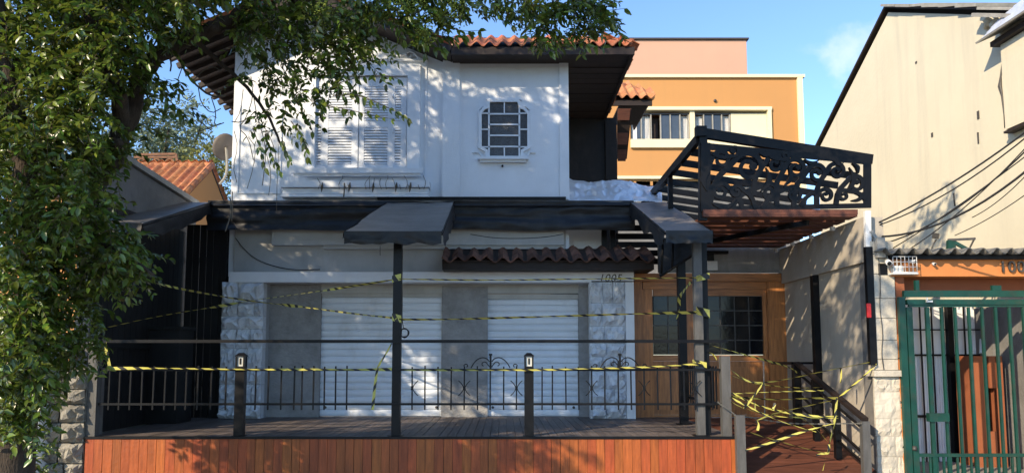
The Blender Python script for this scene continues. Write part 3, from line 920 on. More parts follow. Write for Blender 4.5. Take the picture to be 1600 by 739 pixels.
# side return of the railing along the ramp
sx = fx(1123) + .02
rs = rail
for z in (zm, zb):
    piece('side_rail', M['black'], rs, sx - .016, sx + .016, RL + .07, 13.2, z - .02, z + .02)
for i in range(13):
    y = RL + .2 + i * .155
    piece('bar', M['black'], rs, sx - .011, sx + .011, y - .011, y + .011, zbot, ztop)
piece('side_post', M['black'], rs, sx - .05, sx + .05, 13.2, 13.3, DZ, fz(520))
# low chain post at the ramp mouth
cp = W(1155, 690, D - .06)
o = MB().box(fx(1148, 660, D - .06), fx(1162, 660, D - .06), D - .13, D - .04, 0.0, fz(648, D - .06)).build('chain_post', M['postgrey'])
tag(o, 'short grey chain post at the right front corner of the deck', 'post')

# ------------------------------------------------------------------ lantern posts
def lantern(px, label):
    t = thing('lantern_post', label, 'garden light', W(px, 680, D + .12), 'lantern posts on the deck')
    x = W(px, 620, D + .12).x; y = D + .12; z1 = W(px, 551, y).z
    piece('post', M['black'], t, x - .068, x + .068, y - .06, y + .06, DZ, z1 - .20)
    for sx_ in (-1, 1):
        for sy in (-1, 1):
            piece('corner_bar', M['black'], t, x + sx_ * .068 - (.024 if sx_ > 0 else 0), x + sx_ * .068 + (0 if sx_ > 0 else .024),
                  y + sy * .06 - (.02 if sy > 0 else 0), y + sy * .06 + (0 if sy > 0 else .02), z1 - .20, z1 - .055)
    piece('lamp_glass', M['lampglass'], t, x - .044, x + .044, y - .04, y + .04, z1 - .199, z1 - .056)
    piece('bulb_holder', M['black'], t, x - .012, x + .012, y - .048, y - .041, z1 - .17, z1 - .08)
    b = MB(); q = [(x - .075, y - .068), (x + .075, y - .068), (x + .075, y + .068), (x - .075, y + .068)]
    b.add([(a, c, z1 - .054) for a, c in q] + [(a, c, z1 - .04) for a, c in q] + [(x + (a - x) * .4, y + (c - y) * .4, z1) for a, c in q],
          [(3, 2, 1, 0), (0, 1, 5, 4), (1, 2, 6, 5), (2, 3, 7, 6), (3, 0, 4, 7), (4, 5, 9, 8), (5, 6, 10, 9), (6, 7, 11, 10), (7, 4, 8, 11), (8, 9, 10, 11)])
    b.build('cap', M['black'], t)
    piece('base_plate', M['black'], t, x - .09, x + .09, y - .075, y + .075, DZ + .001, DZ + .012)
lantern(375.5, 'black lantern post in front of the left white stone pier')
lantern(826.5, 'black lantern post in front of the smaller roller door')

# ------------------------------------------------------------------ awnings
PY = D + .06
aw_z1 = W(700, 317, F - .3).z
YB, YA = F - .25, 10.7
def awning(label, bx0, bx1, fx0_, fx1_, py_front, py_low, flap):
    """bx: edges at the wall (pixels at YB), fx: edges at the front; flap: draped fabric on that side"""
    xa0, xa1 = W(bx0, 317, YB).x, W(bx1, 317, YB).x
    xb0, xb1 = W(fx0_, py_front, YA).x, W(fx1_, py_front, YA).x
    za = W((bx0 + bx1) / 2, 316, YB).z; zb_ = W((fx0_ + fx1_) / 2, py_front, YA).z; zc = W((fx0_ + fx1_) / 2, py_low, YA).z
    t = thing('awning', label, 'awning', ((xb0 + xb1) / 2, YA, zc), 'sloping black awnings over the deck')
    rows = []
    for j in range(13):
        s = j / 12
        row = []
        for i in range(11):
            u = i / 10
            x = (xa0 + (xa1 - xa0) * u) * (1 - s) + (xb0 + (xb1 - xb0) * u) * s
            z = za * (1 - s) + zb_ * s - .035 * math.sin(math.pi * s) * math.sin(math.pi * u)
            z += .03 * noise.noise((x * 1.6, s * 3, bx0)) + .012 * noise.noise((x * 5, s * 9, bx0))
            row.append((x, YB + (YA - YB) * s, z))
        rows.append(row)
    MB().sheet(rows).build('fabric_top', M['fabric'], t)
    rows = []
    for j in range(6):
        v = j / 5
        rows.append([(xb0 + (xb1 - xb0) * i / 24, YA - .012 - .06 * v * noise.noise((i * .35, v * 2, bx0)) - .004, zb_ + .015 - (zb_ - zc) * v * (1 + .22 * noise.noise((i * .3, 3, bx0)))) for i in range(25)])
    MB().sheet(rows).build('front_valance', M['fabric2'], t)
    for s_, xa, xb in ((0, xa0, xb0), (1, xa1, xb1)):
        rows = []
        hd = .36 if s_ == flap or flap == 2 else .2
        for j in range(25):
            s = j / 24
            x = xa * (1 - s) + xb * s; z = za * (1 - s) + zb_ * s; y = YB + (YA - YB) * s
            h = hd * (.75 + .35 * noise.noise((s * 5, bx0, s_))) * (1 if s < .9 else 1 - (s - .9) * 3)
            k = (1 if s_ else -1)
            rows.append([(x + k * (.01 + .05 * v * (noise.noise((s * 9, v * 3, bx0 + s_)) + .5)), y, z + .01 - h * v) for v in (0, .25, .5, .75, 1)])
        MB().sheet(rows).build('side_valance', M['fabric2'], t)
    b = MB()
    b.tube([(xa0, YB, za - .03), (xb0, YA, zb_ - .03)], .02, 6); b.tube([(xa1, YB, za - .03), (xb1, YA, zb_ - .03)], .02, 6)
    b.tube([(xb0, YA + .01, zb_ - .03), (xb1, YA + .01, zb_ - .03)], .02, 6)
    b.build('frame', M['black'], t)
    return t
awning('sloping black awning over the middle of the deck above the slim post', 606, 709, 538, 690, 363, 383, 1)
awning('sloping black awning at the right end of the deck above the thick post', 985, 1041, 1040, 1113, 362, 382, 0)
awning('sloping black awning at the left end of the deck behind the tree leaves', 205, 330, 60, 222, 350, 366, 1)
# valance band between the awnings
vx0, vx1 = W(326, 330, YB).x, W(990, 330, YB).x
zt_, zlw = W(800, 315, YB).z, W(800, 361, YB).z
def band(xa, xb, name='valance_band'):
    rows = []
    n = int((xb - xa) / .05)
    for j in range(15):
        v = j / 14
        row = []
        for i in range(n + 1):
            x = xa + (xb - xa) * i / n
            fold = .05 * noise.noise((x * .7, v * 5.5, 1.3)) + .028 * noise.noise((x * 2.6 + v * 3, v * 8, 5)) + .03 * math.sin(v * 9 + x * .4) * v
            sag = .03 * noise.noise((x * .8, 9, 2)) * v
            row.append((x, YB - .06 - .05 * v - fold, zt_ - (zt_ - zlw) * v + sag))
        rows.append(row)
    return rows
vb = thing('valance', 'long black fabric valance hanging across the house front between the awnings', 'valance', ((vx0 + vx1) / 2, YB, zlw))
MB().sheet(band(vx0, vx1)).build('fabric_band', M['fabric2'], vb)
b = MB(); b.box(vx0, vx1, YB - .05, F - .07, zt_ - .02, zt_ + .012); b.build('fabric_top', M['fabric'], vb)
b = MB(); b.tube([(vx0, YB - .10, zt_ - .10), (vx1, YB - .10, zt_ - .10)], .022, 6); b.build('hem_pole', M['fabric2'], vb)
# hanging cable below the valance and the wires on the header wall
def cable(label, pts, r=.008, name='cable', cat='cable', group=None, m='wire'):
    b = MB(); b.tube(chaikin(pts, 2), r, 5)
    return tag(b.build(name, M[m]), label, cat, group)
cable('thin black cable drooping along the cream header wall at the left', [W(a, c, F - .08) for a, c in ((368, 372), (380, 388), (395, 402), (415, 412), (440, 419), (465, 422), (500, 421))])
cable('thin black cable sagging under the valance above the tiled canopy', [W(a, c, F - .5) for a, c in ((735, 366), (770, 372), (810, 373), (850, 371), (880, 366))])
cable('short dangling wire end below the left corner of the middle awning', [W(594, 384, F - .3), W(594, 391, F - .3), W(594, 399, F - .3)], .006)

# ------------------------------------------------------------------ awning posts
def post(name, label, px0, px1, py0, py1, Y, m, d=.12, cat='post', z0=None, group=None):
    a, c = W(px0, (py0 + py1) / 2, Y), W(px1, (py0 + py1) / 2, Y)
    zt = W(px0, py0, Y).z; zb_ = W(px0, py1, Y).z if z0 is None else z0
    t = thing(name, label, cat, ((a.x + c.x) / 2, Y, zb_), group)
    piece('shaft', m, t, a.x, c.x, Y - d / 2, Y + d / 2, zb_, zt)
    piece('foot_plate', M['black'], t, a.x - .05, c.x + .05, Y - d / 2 - .04, Y + d / 2 + .04, zb_ + .001, zb_ + .012)
    return t
post('awning_post', 'slim black steel post under the middle awning', 614, 627, 372, 680, PY + .1, M['black'], .12, z0=DZ)
tp = post('awning_post', 'thick grey and black steel post under the right awning', 1085, 1098, 376, 680, PY + .1, M['postgrey'], .10, z0=DZ)
q = W(1098.5, 530, PY + .14).x
piece('inner_shaft', M['black'], tp, q, q + .085, PY + .12, PY + .22, DZ, W(1098, 372, PY + .1).z)
post('awning_post', 'black steel post at the back of the deck before the wooden entrance', 1060, 1072, 372, 668, 13.0, M['black'], .13, z0=DZ)
# the triangular side flap under the right awning
ft = thing('side_flap', 'black folded fabric flap hanging in a triangle under the right awning', 'fabric flap', W(1050, 400, 12.6))
b = MB()
b.plate([W(1030, 372, 12.9), W(1090, 372, 12.2), W(1084, 397, 12.2), W(1031, 432, 12.9)], .02); b.build('fabric', M['fabric2'], ft)
for a0, a1 in (((1036, 374), (1033, 428)), ((1052, 374), (1050, 420)), ((1031, 432), (1086, 397))):
    b = MB(); b.tube([W(*a0, 12.5), W(*a1, 12.5)], .022, 6); b.build('frame_bar', M['black'], ft)
# cable coil on the slim post
cpz = W(632, 520, PY - .02)
b = MB()
for k in range(4):
    b.tube([cpz + Vector((.055 * math.cos(t) * (1 + .1 * k), -.012 * k, .07 * math.sin(t) * (1 - .05 * k))) for t in [i * math.pi / 8 for i in range(17)]], .009, 5)
b.tube(chaikin([W(628, 440, PY + .02), W(629, 470, PY), W(628, 500, PY), W(631, 514, PY)], 2), .006, 5)
tag(b.build('cable_coil', M['wire']), 'coil of black cable hung on the slim awning post', 'cable')

# ------------------------------------------------------------------ silver tarp on the flat roof behind the right awning
tarp = []
NX, NY = 90, 26
for j in range(NY):
    s = j / (NY - 1); row = []
    for i in range(NX):
        u = i / (NX - 1)
        px = 888 + (1034 - 888) * u
        ptop = 280 + 9 * u + 3 * math.sin(u * 9); pbot = 316
        p = W(px, pbot + (ptop - pbot) * s ** .8, F - .15 + 1.1 * s)
        q_ = Vector((u * 5, s * 2.2, 1))
        rdg = (1 - abs(noise.noise(q_ + Vector((noise.noise(q_ * 1.5), 0, 0)))) * 2) 
        rd2 = (1 - abs(noise.noise(q_ * 2.7 + Vector((3, 1, 0)))) * 2)
        p.z += .045 * rdg + .012 * rd2 - .03
        p.y += .08 * noise.noise((u * 7, s * 4, 7)) - .015 * rd2
        row.append(p)
    tarp.append(row)
o = MB().sheet(tarp).build('silver_tarp', M['foil'], solid=.004)
tag(o, 'crumpled silver foil tarp heaped on the flat roof beside the pergola', 'tarp')

# ------------------------------------------------------------------ right-hand boundary wall
xw = 5.46
bw = thing('boundary_wall', 'beige boundary wall with a thicker top band on the right of the ramp', 'wall', (xw + .15, 12.8, 0))
zband = 3.19; ztopw = onx(1290, 362, xw).z
b = MB(); b.box(xw + .06, xw + .3, 11.12, F + .1, 0, zband - .002); b.build('wall', M['sidewall'], bw)
b = MB(); b.box(xw, xw + .3, 11.12, F + .04, zband, ztopw); b.build('top_band', M['sidewall'], bw)
def wall_post(label, px, py0, py1, r=.06):
    p0, p1 = onx(px, py0, xw - .0), onx(px, py1, xw)
    Y = onx(px, (py0 + py1) / 2, xw - .02).y
    b = MB(); b.box(xw - .06 + .01, xw + .058, Y - r, Y + r, max(.3, onx(px, py1, xw).z), min(zband - .01, onx(px, py0, xw).z))
    return tag(b.build('wall_post', M['black']), label, 'post', 'black posts along the boundary wall')
wall_post('black steel post midway along the beige boundary wall', 1274, 430, 645)
# corner pipe: black below, whitish above, with a red reflector
cpp = thing('corner_pipe', 'tall black pipe with a red reflector on the corner of the boundary wall', 'pipe', W(1361, 570, D + .05))
b = MB(); b.beam(W(1356, 386, D + .02), W(1364, 570, D + .02), .10, .08); b.build('black_sleeve', M['black'], cpp)
b = MB(); b.beam(W(1355, 330, D + .02), W(1356, 387, D + .02), .085, .06); b.build('white_sleeve', M['whitepl'], cpp)
b = MB(); b.beam(W(1357, 474, D - .03), W(1358, 496, D - .03), .06, .02); b.build('reflector', M['red'], cpp)
pp = W(1372, 390, D + .0)
b = MB(); b.box(pp.x - .06, pp.x + .06, D - .1, D + .06, pp.z - .13, pp.z + .17); b.beam((pp.x - .1, D, pp.z + .28), (pp.x + .02, D, pp.z + .1), .05, .05)
tag(b.build('junction_box', M['coping']), 'small pale junction box at the top of the masonry pillar', 'box')

# ------------------------------------------------------------------ masonry pillar
px0, px1 = W(1364, 500, D).x, W(1400, 500, D).x
pil = thing('masonry_pillar', 'cream painted block pillar between the ramp and the orange gateway', 'pillar', ((px0 + px1) / 2, D, 0))
b = MB(); b.box(px0 + .02, px1 - .01, D + .03, D + .4, 0, W(1380, 376, D).z); b.build('core', M['mortar'], pil)
ys = [377, 397, 428, 466, 497, 531, 561, 578]
for i in range(len(ys) - 1):
    z1_, z0_ = W(1380, ys[i], D).z, W(1380, ys[i + 1], D).z
    c = rng.choice((0, 0, .3, -.3))
    if i % 2 == 0:
        m_ = px0 + (px1 - px0) * .38
        piece('block', M['block'], pil, px0, m_ - .003, D - rng.uniform(0, .012), D + .2, z0_ + .004, z1_ - .004)
        piece('block', M['block'], pil, m_ + .003, px1, D - rng.uniform(0, .012), D + .2, z0_ + .004, z1_ - .004)
    else:
        piece('block', M['block'], pil, px0, px1, D - rng.uniform(0, .012), D + .2, z0_ + .004, z1_ - .004)
zc_ = W(1380, 578, D).z
b = MB(); b.box(px0 - .05, px1 + .07, D - .07, D + .2, zc_ - .09, zc_ - .003); b.build('ledge', M['block'], pil)
rough_wall(pil, 'block', px0 - .02, px1 + .1, 0.0, zc_ - .092, D - .004, .05, 5, name='block', cols=(1, 2), gap=.003, seed=9)
cable('thin grey wire running up the joint of the masonry pillar', [W(a, c, D - .02) for a, c in ((1372, 396), (1376, 440), (1374, 480), (1380, 520), (1377, 552), (1381, 578))], .006, m='numeral')

# ------------------------------------------------------------------ pergola
GY = 11.3
per = thing('pergola', 'black pergola with a scroll-cut front panel over the ramp', 'pergola', W(1230, 330, GY))
def g(px, py): 
    p = W(px, py, GY); return p
pc = W(1228, 280, GY)
# the scroll work: a border and flowing cut-metal scrolls, each a flat piece with thickness
SCN = [0]
def flat(poly, name='scroll'):
    P = [g(a, c) for a, c in poly]
    SCN[0] += 1
    dy = .0004 * SCN[0]
    b = MB(); b.prism_y([(p.x, p.z) for p in P], GY - .012 - dy, GY + .010 + dy); return b.build(name, M['black'], per)
def stroke(pts, w0, w1, n=2):
    w0 *= .92; w1 *= .92
    P = chaikin([Vector((a, c, 0)) for a, c in pts], n)
    L_, R_ = [], []
    for k, p in enumerate(P):
        d = (P[min(k + 1, len(P) - 1)] - P[max(k - 1, 0)]).normalized(); q = Vector((-d.y, d.x, 0))
        w = (w0 + (w1 - w0) * k / (len(P) - 1)) / 2
        L_.append(p + q * w); R_.append(p - q * w)
    SCN[0] += 1
    dy = .0004 * SCN[0]
    vs, fs = [], []
    for l_, r_ in zip(L_, R_):
        a, c = g(l_.x, l_.y), g(r_.x, r_.y)
        vs += [(a.x, GY - .012 - dy, a.z), (c.x, GY - .012 - dy, c.z), (c.x, GY + .010 + dy, c.z), (a.x, GY + .010 + dy, a.z)]
    for k in range(len(P) - 1):
        for e in range(4): fs.append((4 * k + e, 4 * k + (e + 1) % 4, 4 * k + 4 + (e + 1) % 4, 4 * k + 4 + e))
    fs += [(0, 3, 2, 1), (len(vs) - 4, len(vs) - 3, len(vs) - 2, len(vs) - 1)]
    b = MB(); b.add(vs, fs); b.build('scroll', M['black'], per)
def scroll(cx, cy, r, tx, ty, turns=1.35, s=1, w=8.5):
    # from the tail (tx, ty) round into a curl at (cx, cy)
    a0 = math.atan2(ty - cy, tx - cx) + s * 1.15
    cur = []
    n = 26
    for k in range(n + 1):
        f = k / n; rr = r * (1 - .72 * f); t = a0 + s * turns * 2 * math.pi * f
        cur.append((cx + rr * math.cos(t), cy + rr * math.sin(t)))
    m = ((tx + cur[0][0]) / 2 + s * (cur[0][1] - ty) * .16, (ty + cur[0][1]) / 2 - s * (cur[0][0] - tx) * .16)
    stroke([(tx, ty), m] + cur, w, w * .55, 1)
    SCN[0] += 1
    e = cur[-1]
    flat([(e[0] + r * .26 * math.cos(t), e[1] + r * .26 * math.sin(t)) for t in [i_ * math.pi / 5 for i_ in range(10)]])
def leafcut(x0, y0, x1, y1, w, bend=.25):
    d = Vector((x1 - x0, y1 - y0, 0)); q = Vector((-d.y, d.x, 0))
    pts_l, pts_r = [], []
    for k in range(9):
        f = k / 8; c_ = Vector((x0, y0, 0)) + d * f + q * bend * math.sin(math.pi * f)
        h = w * math.sin(math.pi * min(1, f * .9 + .1)) / 2
        n_ = q.normalized(); pts_l.append(c_ + n_ * h); pts_r.append(c_ - n_ * h)
    P = pts_l + pts_r[::-1]
    flat([(p.x, p.y) for p in P])
flat([(1095, 223), (1361, 249), (1361, 258), (1095, 233)], 'panel_border'); flat([(1095, 323), (1361, 317.5), (1361, 325), (1095, 331)], 'panel_border')
flat([(1095, 222), (1110, 224), (1110, 331), (1095, 331)], 'panel_border'); flat([(1349, 248), (1361, 249), (1361, 325), (1349, 325)], 'panel_border')
for q in ((1170, 262, 25, 1108, 324, 1.4, 1, 10), (1127, 250, 15, 1106, 300, 1.3, 1, 8), (1126, 300, 14, 1160, 328, 1.3, -1, 8), (1203, 302, 16, 1140, 328, 1.35, 1, 8.5), (1211, 257, 15, 1178, 306, 1.3, 1, 8),
          (1243, 264, 17, 1214, 322, 1.4, 1, 8.5), (1240, 304, 13, 1190, 326, 1.3, 1, 7.5), (1276, 272, 16, 1240, 324, 1.4, 1, 8.5), (1307, 268, 14, 1276, 322, 1.35, 1, 8), (1337, 288, 14, 1306, 320, 1.3, 1, 8),
          (1290, 306, 11, 1250, 322, 1.2, 1, 7), (1318, 306, 9, 1352, 312, 1.2, -1, 6.5), (1150, 300, 10, 1180, 326, 1.2, -1, 7), (1146, 236, 9, 1112, 240, 1.1, -1, 6), (1226, 244, 7, 1196, 238, 1.1, -1, 6)):
    scroll(*q)
for q in ((1112, 262, 1104, 300, 9), (1188, 300, 1196, 262, 8), (1224, 292, 1231, 262, 7), (1322, 300, 1326, 262, 8), (1340, 272, 1330, 256, 6), (1112, 318, 1150, 312, 8), (1330, 314, 1348, 300, 6), (1186, 240, 1206, 236, 6), (1256, 250, 1280, 250, 6), (1302, 252, 1318, 255, 5)):
    leafcut(*q)
# frame: top beam, end posts
b = MB(); b.beam(W(1094, 208, GY + .06), W(1362, 250, GY + .06), .09, .15); b.build('top_beam', M['black'], per)
b = MB(); b.beam(W(1098, 214, GY + .07), W(1098, 345, GY + .07), .12, .1); b.build('front_post', M['black'], per)
p = W(1098, 203, GY); b = MB(); b.box(p.x - .1, p.x + .06, GY - .02, GY + .12, p.z - .1, p.z + .06); b.build('corner_cap', M['black'], per)
zl = W(1098, 214, GY).z; zr = W(1361, 252, GY).z
xl = W(1094, 214, GY).x; xr_ = W(1361, 252, GY).x
b = MB(); b.beam((xl, GY + .1, zl), (xl, 17.2, zl - .12), .08, .14); b.build('side_beam', M['black'], per)
piece('mid_post', M['black'], per, xl - .03, xl + .05, 13.4, 13.5, 3.9, zl - .1)
for i in range(9):
    y = GY + .55 + i * .66
    b = MB(); b.beam((xl, y, zl - .09), (xr_ + .02, y, zr - .10), .05, .11); b.build('rafter', M['black'], per)
# wooden ceiling slats
zc0 = W(1230, 331, GY).z - .07
for i in range(8):
    y0 = GY - .03 + i * .415
    piece('ceiling_slat', M['pergwood'], per, W(1098, 340, GY).x, xw - .01, y0, y0 + .29, zc0 - .012 - .006 * (i % 2), zc0 + .02)
b = MB(); b.beam((W(1102, 385, GY).x + .2, 14.2, zc0 - .07), (xw - .7, GY + .15, zc0 - .07), .06, .08); b.build('ceiling_brace', M['black'], per)
b = MB(); b.box(W(1098, 340, GY).x, xw - .003, GY - .035, GY + .02, zc0 + .022, zc0 + .10); b.build('front_beam', M['pergwood'], per)
b = MB(); b.beam((xw - .07, GY, zc0 + .06), (xw - .07, F, zc0 + .06), .1, .07); b.build('wall_plate', M['black'], per)
for i in range(4):
    b = MB(); p = Vector((xw - .12, GY + .6 + i * .83, zc0 - .09)); b.box(p.x - .03, p.x + .03, p.y - .03, p.y + .03, p.z - .03, p.z + .03); b.build('spot_light', M['whitepl'], per)

# ------------------------------------------------------------------ ramp and its handrail
rx0, rx1 = dx1 + .035, xw + .05
ramp = thing('ramp', 'dark timber ramp rising from the pavement to the wooden entrance', 'ramp', ((rx0 + rx1) / 2, 12, 0))
def rz(y): return DZ - .01 - max(0, 13.2 - y) * .245
b = MB(); b.plate([(rx0, 10.8, rz(10.8) - .03), (rx1, 10.8, rz(10.8) - .03), (rx1, 13.2, rz(13.2) - .03), (rx0, 13.2, rz(13.2) - .03)], .05); b.box(rx0, rx1, 13.2, F, DZ - .1, DZ - .04); b.build('frame', M['black'], ramp)
for i in range(24):
    y = 10.82 + i * .155
    zz = rz(y + .075)
    mt = Matrix.Translation(((rx0 + rx1) / 2, y + .075, zz - .01)) @ Matrix.Rotation(math.atan(.245) if y < 13.1 else 0, 4, 'X') @ Matrix.Diagonal((rx1 - rx0, .148, .03, 1))
    put('ramp_plank', unit_box(M['pergwood']), ramp, mt)
hx = 5.16
rr = thing('ramp_railing', 'dark sloping handrail with grey end post on the right side of the ramp', 'railing', (hx, 11.5, .2))
top = onx(1245, 567, hx); low = onx(1352, 655, hx)
b = MB(); b.beam(top, low, .09, .05); b.build('handrail', M['darkwood'], rr)
piece('end_post', M['postgrey'], rr, hx - .06, hx + .05, low.y - .03, low.y + .06, 0, low.z - .026)
piece('upper_post', M['black'], rr, hx - .06, hx + .06, top.y - .02, top.y + .1, DZ - .03, top.z - .026)
m_ = (top + low) / 2
for f_ in (.30, .62):
    p = top.lerp(low, f_); piece('post', M['black'], rr, hx - .045, hx + .045, p.y - .045, p.y + .045, rz(p.y) - .02, p.z - .03)
for dz_ in (.16, .52, .72):
    b = MB(); b.beam(top - Vector((0, 0, dz_)), low - Vector((0, 0, dz_ if dz_ < .6 else .66)), .03, .03); b.build('lower_rail', M['black'], rr)
piece('level_rail', M['black'], rr, hx - .02, hx + .02, top.y, F - .3, top.z - .03, top.z + .02)
piece('back_rail', M['black'], rr, W(1240, 567, top.y).x, W(1312, 567, top.y).x, top.y + .1, top.y + .13, top.z - .02, top.z + .02)

# ------------------------------------------------------------------ chains
def chain(label, pts):
    pts = chaikin(pts, 3); b = MB(); acc = 0; k = 0
    for a, c in zip(pts[:-1], pts[1:]):
        d = c - a; L = d.length; n_ = max(1, int(L / .035))
        for i in range(n_):
            p = a + d * (i / n_); q = a + d * ((i + 1.15) / n_)
            b.beam(p, q, .022 if k % 2 else .008, .008 if k % 2 else .022); k += 1
    return tag(b.build('chain', M['chain']), label, 'chain')
chain('steel chain drooping from the rail end post to the short chain post', [W(1121, 627, D - .02), W(1130, 635, D - .06), W(1142, 642, D - .09), W(1152, 651, D - .12)])
chain('long steel chain slung across the mouth of the ramp among the tapes', [W(1163, 650, D - .1), W(1190, 655, D), W(1230, 661, D), W(1270, 662, D + .05), (hx - .07, low.y - .04, low.z - .05)])

# ------------------------------------------------------------------ hazard tapes
def tape(label, pts, w=.055, twist=1.0, sag=0.0, seed=0, wraps=(), period=.23):
    r = random.Random(seed)
    P = chaikin([Vector(p) for p in pts], 2)
    Q = [P[0]]
    for a, c in zip(P[:-1], P[1:]):
        n_ = max(1, int((c - a).length / .05))
        for i in range(1, n_ + 1): Q.append(a.lerp(c, i / n_))
    vs, fs, uv = [], [], []
    s = 0.0
    ph = r.uniform(0, 6)
    tot = sum((c - a).length for a, c in zip(Q[:-1], Q[1:]))
    for i, p in enumerate(Q):
        if i: s += (p - Q[i - 1]).length
        d = (Q[min(i + 1, len(Q) - 1)] - Q[max(i - 1, 0)]).normalized()
        up = Vector((0, 0, 1)) if abs(d.z) < .95 else Vector((1, 0, 0))
        sd = d.cross(up).normalized(); u = sd.cross(d)
        an = max(-1.15, min(1.15, 1.6 * math.sin(ph + twist * (s * 1.6 + 1.1 * math.sin(s * 1.9 + ph)))))
        wd = w * (1.12 if seed < 20 else .85) * (.5 + .45 * abs(math.sin(s * 2.3 + ph * 2)))
        e = (u * math.cos(an) * 1.0 + sd * math.sin(an)) * wd / 2
        z = -sag * 4 * (s / tot) * (1 - s / tot)
        for k in (-1, 1):
            vs.append(p + e * k + Vector((0, 0, z))); uv.append((s / period, .5 + k * .5))
    for i in range(len(Q) - 1): fs.append((2 * i, 2 * i + 1, 2 * i + 3, 2 * i + 2))
    c = sum((Vector(v) for v in vs), Vector()) / len(vs)
    me = bpy.data.meshes.new('hazard_tape')
    me.from_pydata([tuple(Vector(v) - c) for v in vs], [], fs)
    ul_ = me.uv_layers.new(name='UVMap')
    for lp in me.loops: ul_.data[lp.index].uv = uv[lp.vertex_index]
    me.materials.append(M['tape'])
    o = put('hazard_tape', me, None, loc=c)
    tag(o, label, 'hazard tape', 'yellow and black hazard tapes')
    for (px, py, Y, ww, hh, dp) in wraps:
        q = W(px, py, Y)
        vs2, fs2, uv2 = [], [], []
        loop = [(-ww, -dp), (ww, -dp), (ww, dp), (-ww, dp)]
        vv_ = []
        for kz in (-1, 1):
            for i_, (a, c2) in enumerate(loop + loop[:1]):
                tilt = .25 * a * (1 if seed % 2 else -1)
                vs2.append((a, c2, kz * hh + tilt)); vv_.append((i_ * .8 + ph, .5 + .5 * kz))
        for i_ in range(4): fs2.append((i_, i_ + 1, 6 + i_, 5 + i_))
        m2 = bpy.data.meshes.new('tape_wrap'); m2.from_pydata(vs2, [], fs2)
        u2 = m2.uv_layers.new(name='UVMap')
        for lp in m2.loops: u2.data[lp.index].uv = vv_[lp.vertex_index]
        m2.materials.append(M['tape'])
        put('post_wrap', m2, o, loc=q)
    return o
Yp = PY + .02
Ys = SY - .06
tape('hazard tape climbing from the left stone pier to the top wrap on the slim post', [W(165, 512, 11.6), W(250, 493, 12.5), W(345, 478, Ys), W(388, 470, Ys), W(470, 459, 13), W(540, 449, 12), W(620, 436, Yp)], twist=.6, seed=1, wraps=((620.5, 435, PY + .1, .068, .05, .066),))
tape('hazard tape falling from the tree leaves past the left stone pier to the slim post', [W(245, 443, 11.4), W(300, 455, 12.5), W(388, 470, Ys), W(470, 479, 13), W(560, 491, 12), W(620, 497, Yp)], twist=.6, seed=2, wraps=((620.5, 497, PY + .1, .068, .055, .066),))
tape('straight thin hazard tape running below the tiled canopy to the thick post', [W(624, 436, Yp), W(760, 438, Yp), W(900, 436, Yp), W(1090, 434, Yp)], twist=.12, w=.042, seed=3, wraps=((1096, 434, PY + .14, .10, .045, .09),))
tape('clearly striped hazard tape crossing the smaller roller door between slim and thick posts', [W(624, 499, Yp), W(700, 499, Yp), W(800, 496, Yp), W(900, 493, Yp), W(1000, 490, Yp), W(1088, 488, Yp)], twist=.25, w=.062, seed=14, wraps=((1096, 488, PY + .14, .10, .06, .09),))
YR = RL - .045
tape('hazard tape wound along the low rail from the left end post to the slim post', [W(166, 576, YR), W(180, 575, YR), W(260, 575, YR), W(375, 577, YR), W(480, 577, YR), W(612, 577, YR)], twist=.4, w=.05, seed=5)
tape('hazard tape wound along the low rail from the slim post to the thick post', [W(628, 578, YR), W(700, 578, YR), W(770, 578, YR), W(840, 578, YR), W(900, 576, YR), W(960, 575, YR), W(1020, 573, YR), W(1096, 568, YR)], twist=.12, w=.06, seed=6, wraps=((1093, 568, PY + .12, .085, .04, .085),))
tape('short hazard tape end hanging from the left end of the top rail', [W(164, 533, YR), W(166, 550, YR), W(170, 566, YR), W(172, 577, YR)], twist=1.2, w=.04, seed=7)
tape('loose hazard tape end dangling left of the slim post before the larger roller door', [W(612, 536, YR - .02), W(602, 555, YR - .02), W(590, 572, YR - .03), W(586, 600, YR - .03), W(582, 640, YR - .03)], twist=1.2, w=.04, seed=8)
tape('crinkled hazard tape end tied between the thick post and the dark post behind it', [W(1080, 440, PY), W(1070, 452, PY + .5), W(1060, 466, PY + 1), W(1062, 480, PY + 1.1), W(1058, 500, PY + 1.1)], twist=2.5, w=.05, seed=9)
R = lambda a, c, Y: W(1090 + a / 3.604, 530 + c / 3.604, Y)
Q8 = lambda a, c, Y: W(1240 + a / 3.7, 540 + c / 3.7, Y)
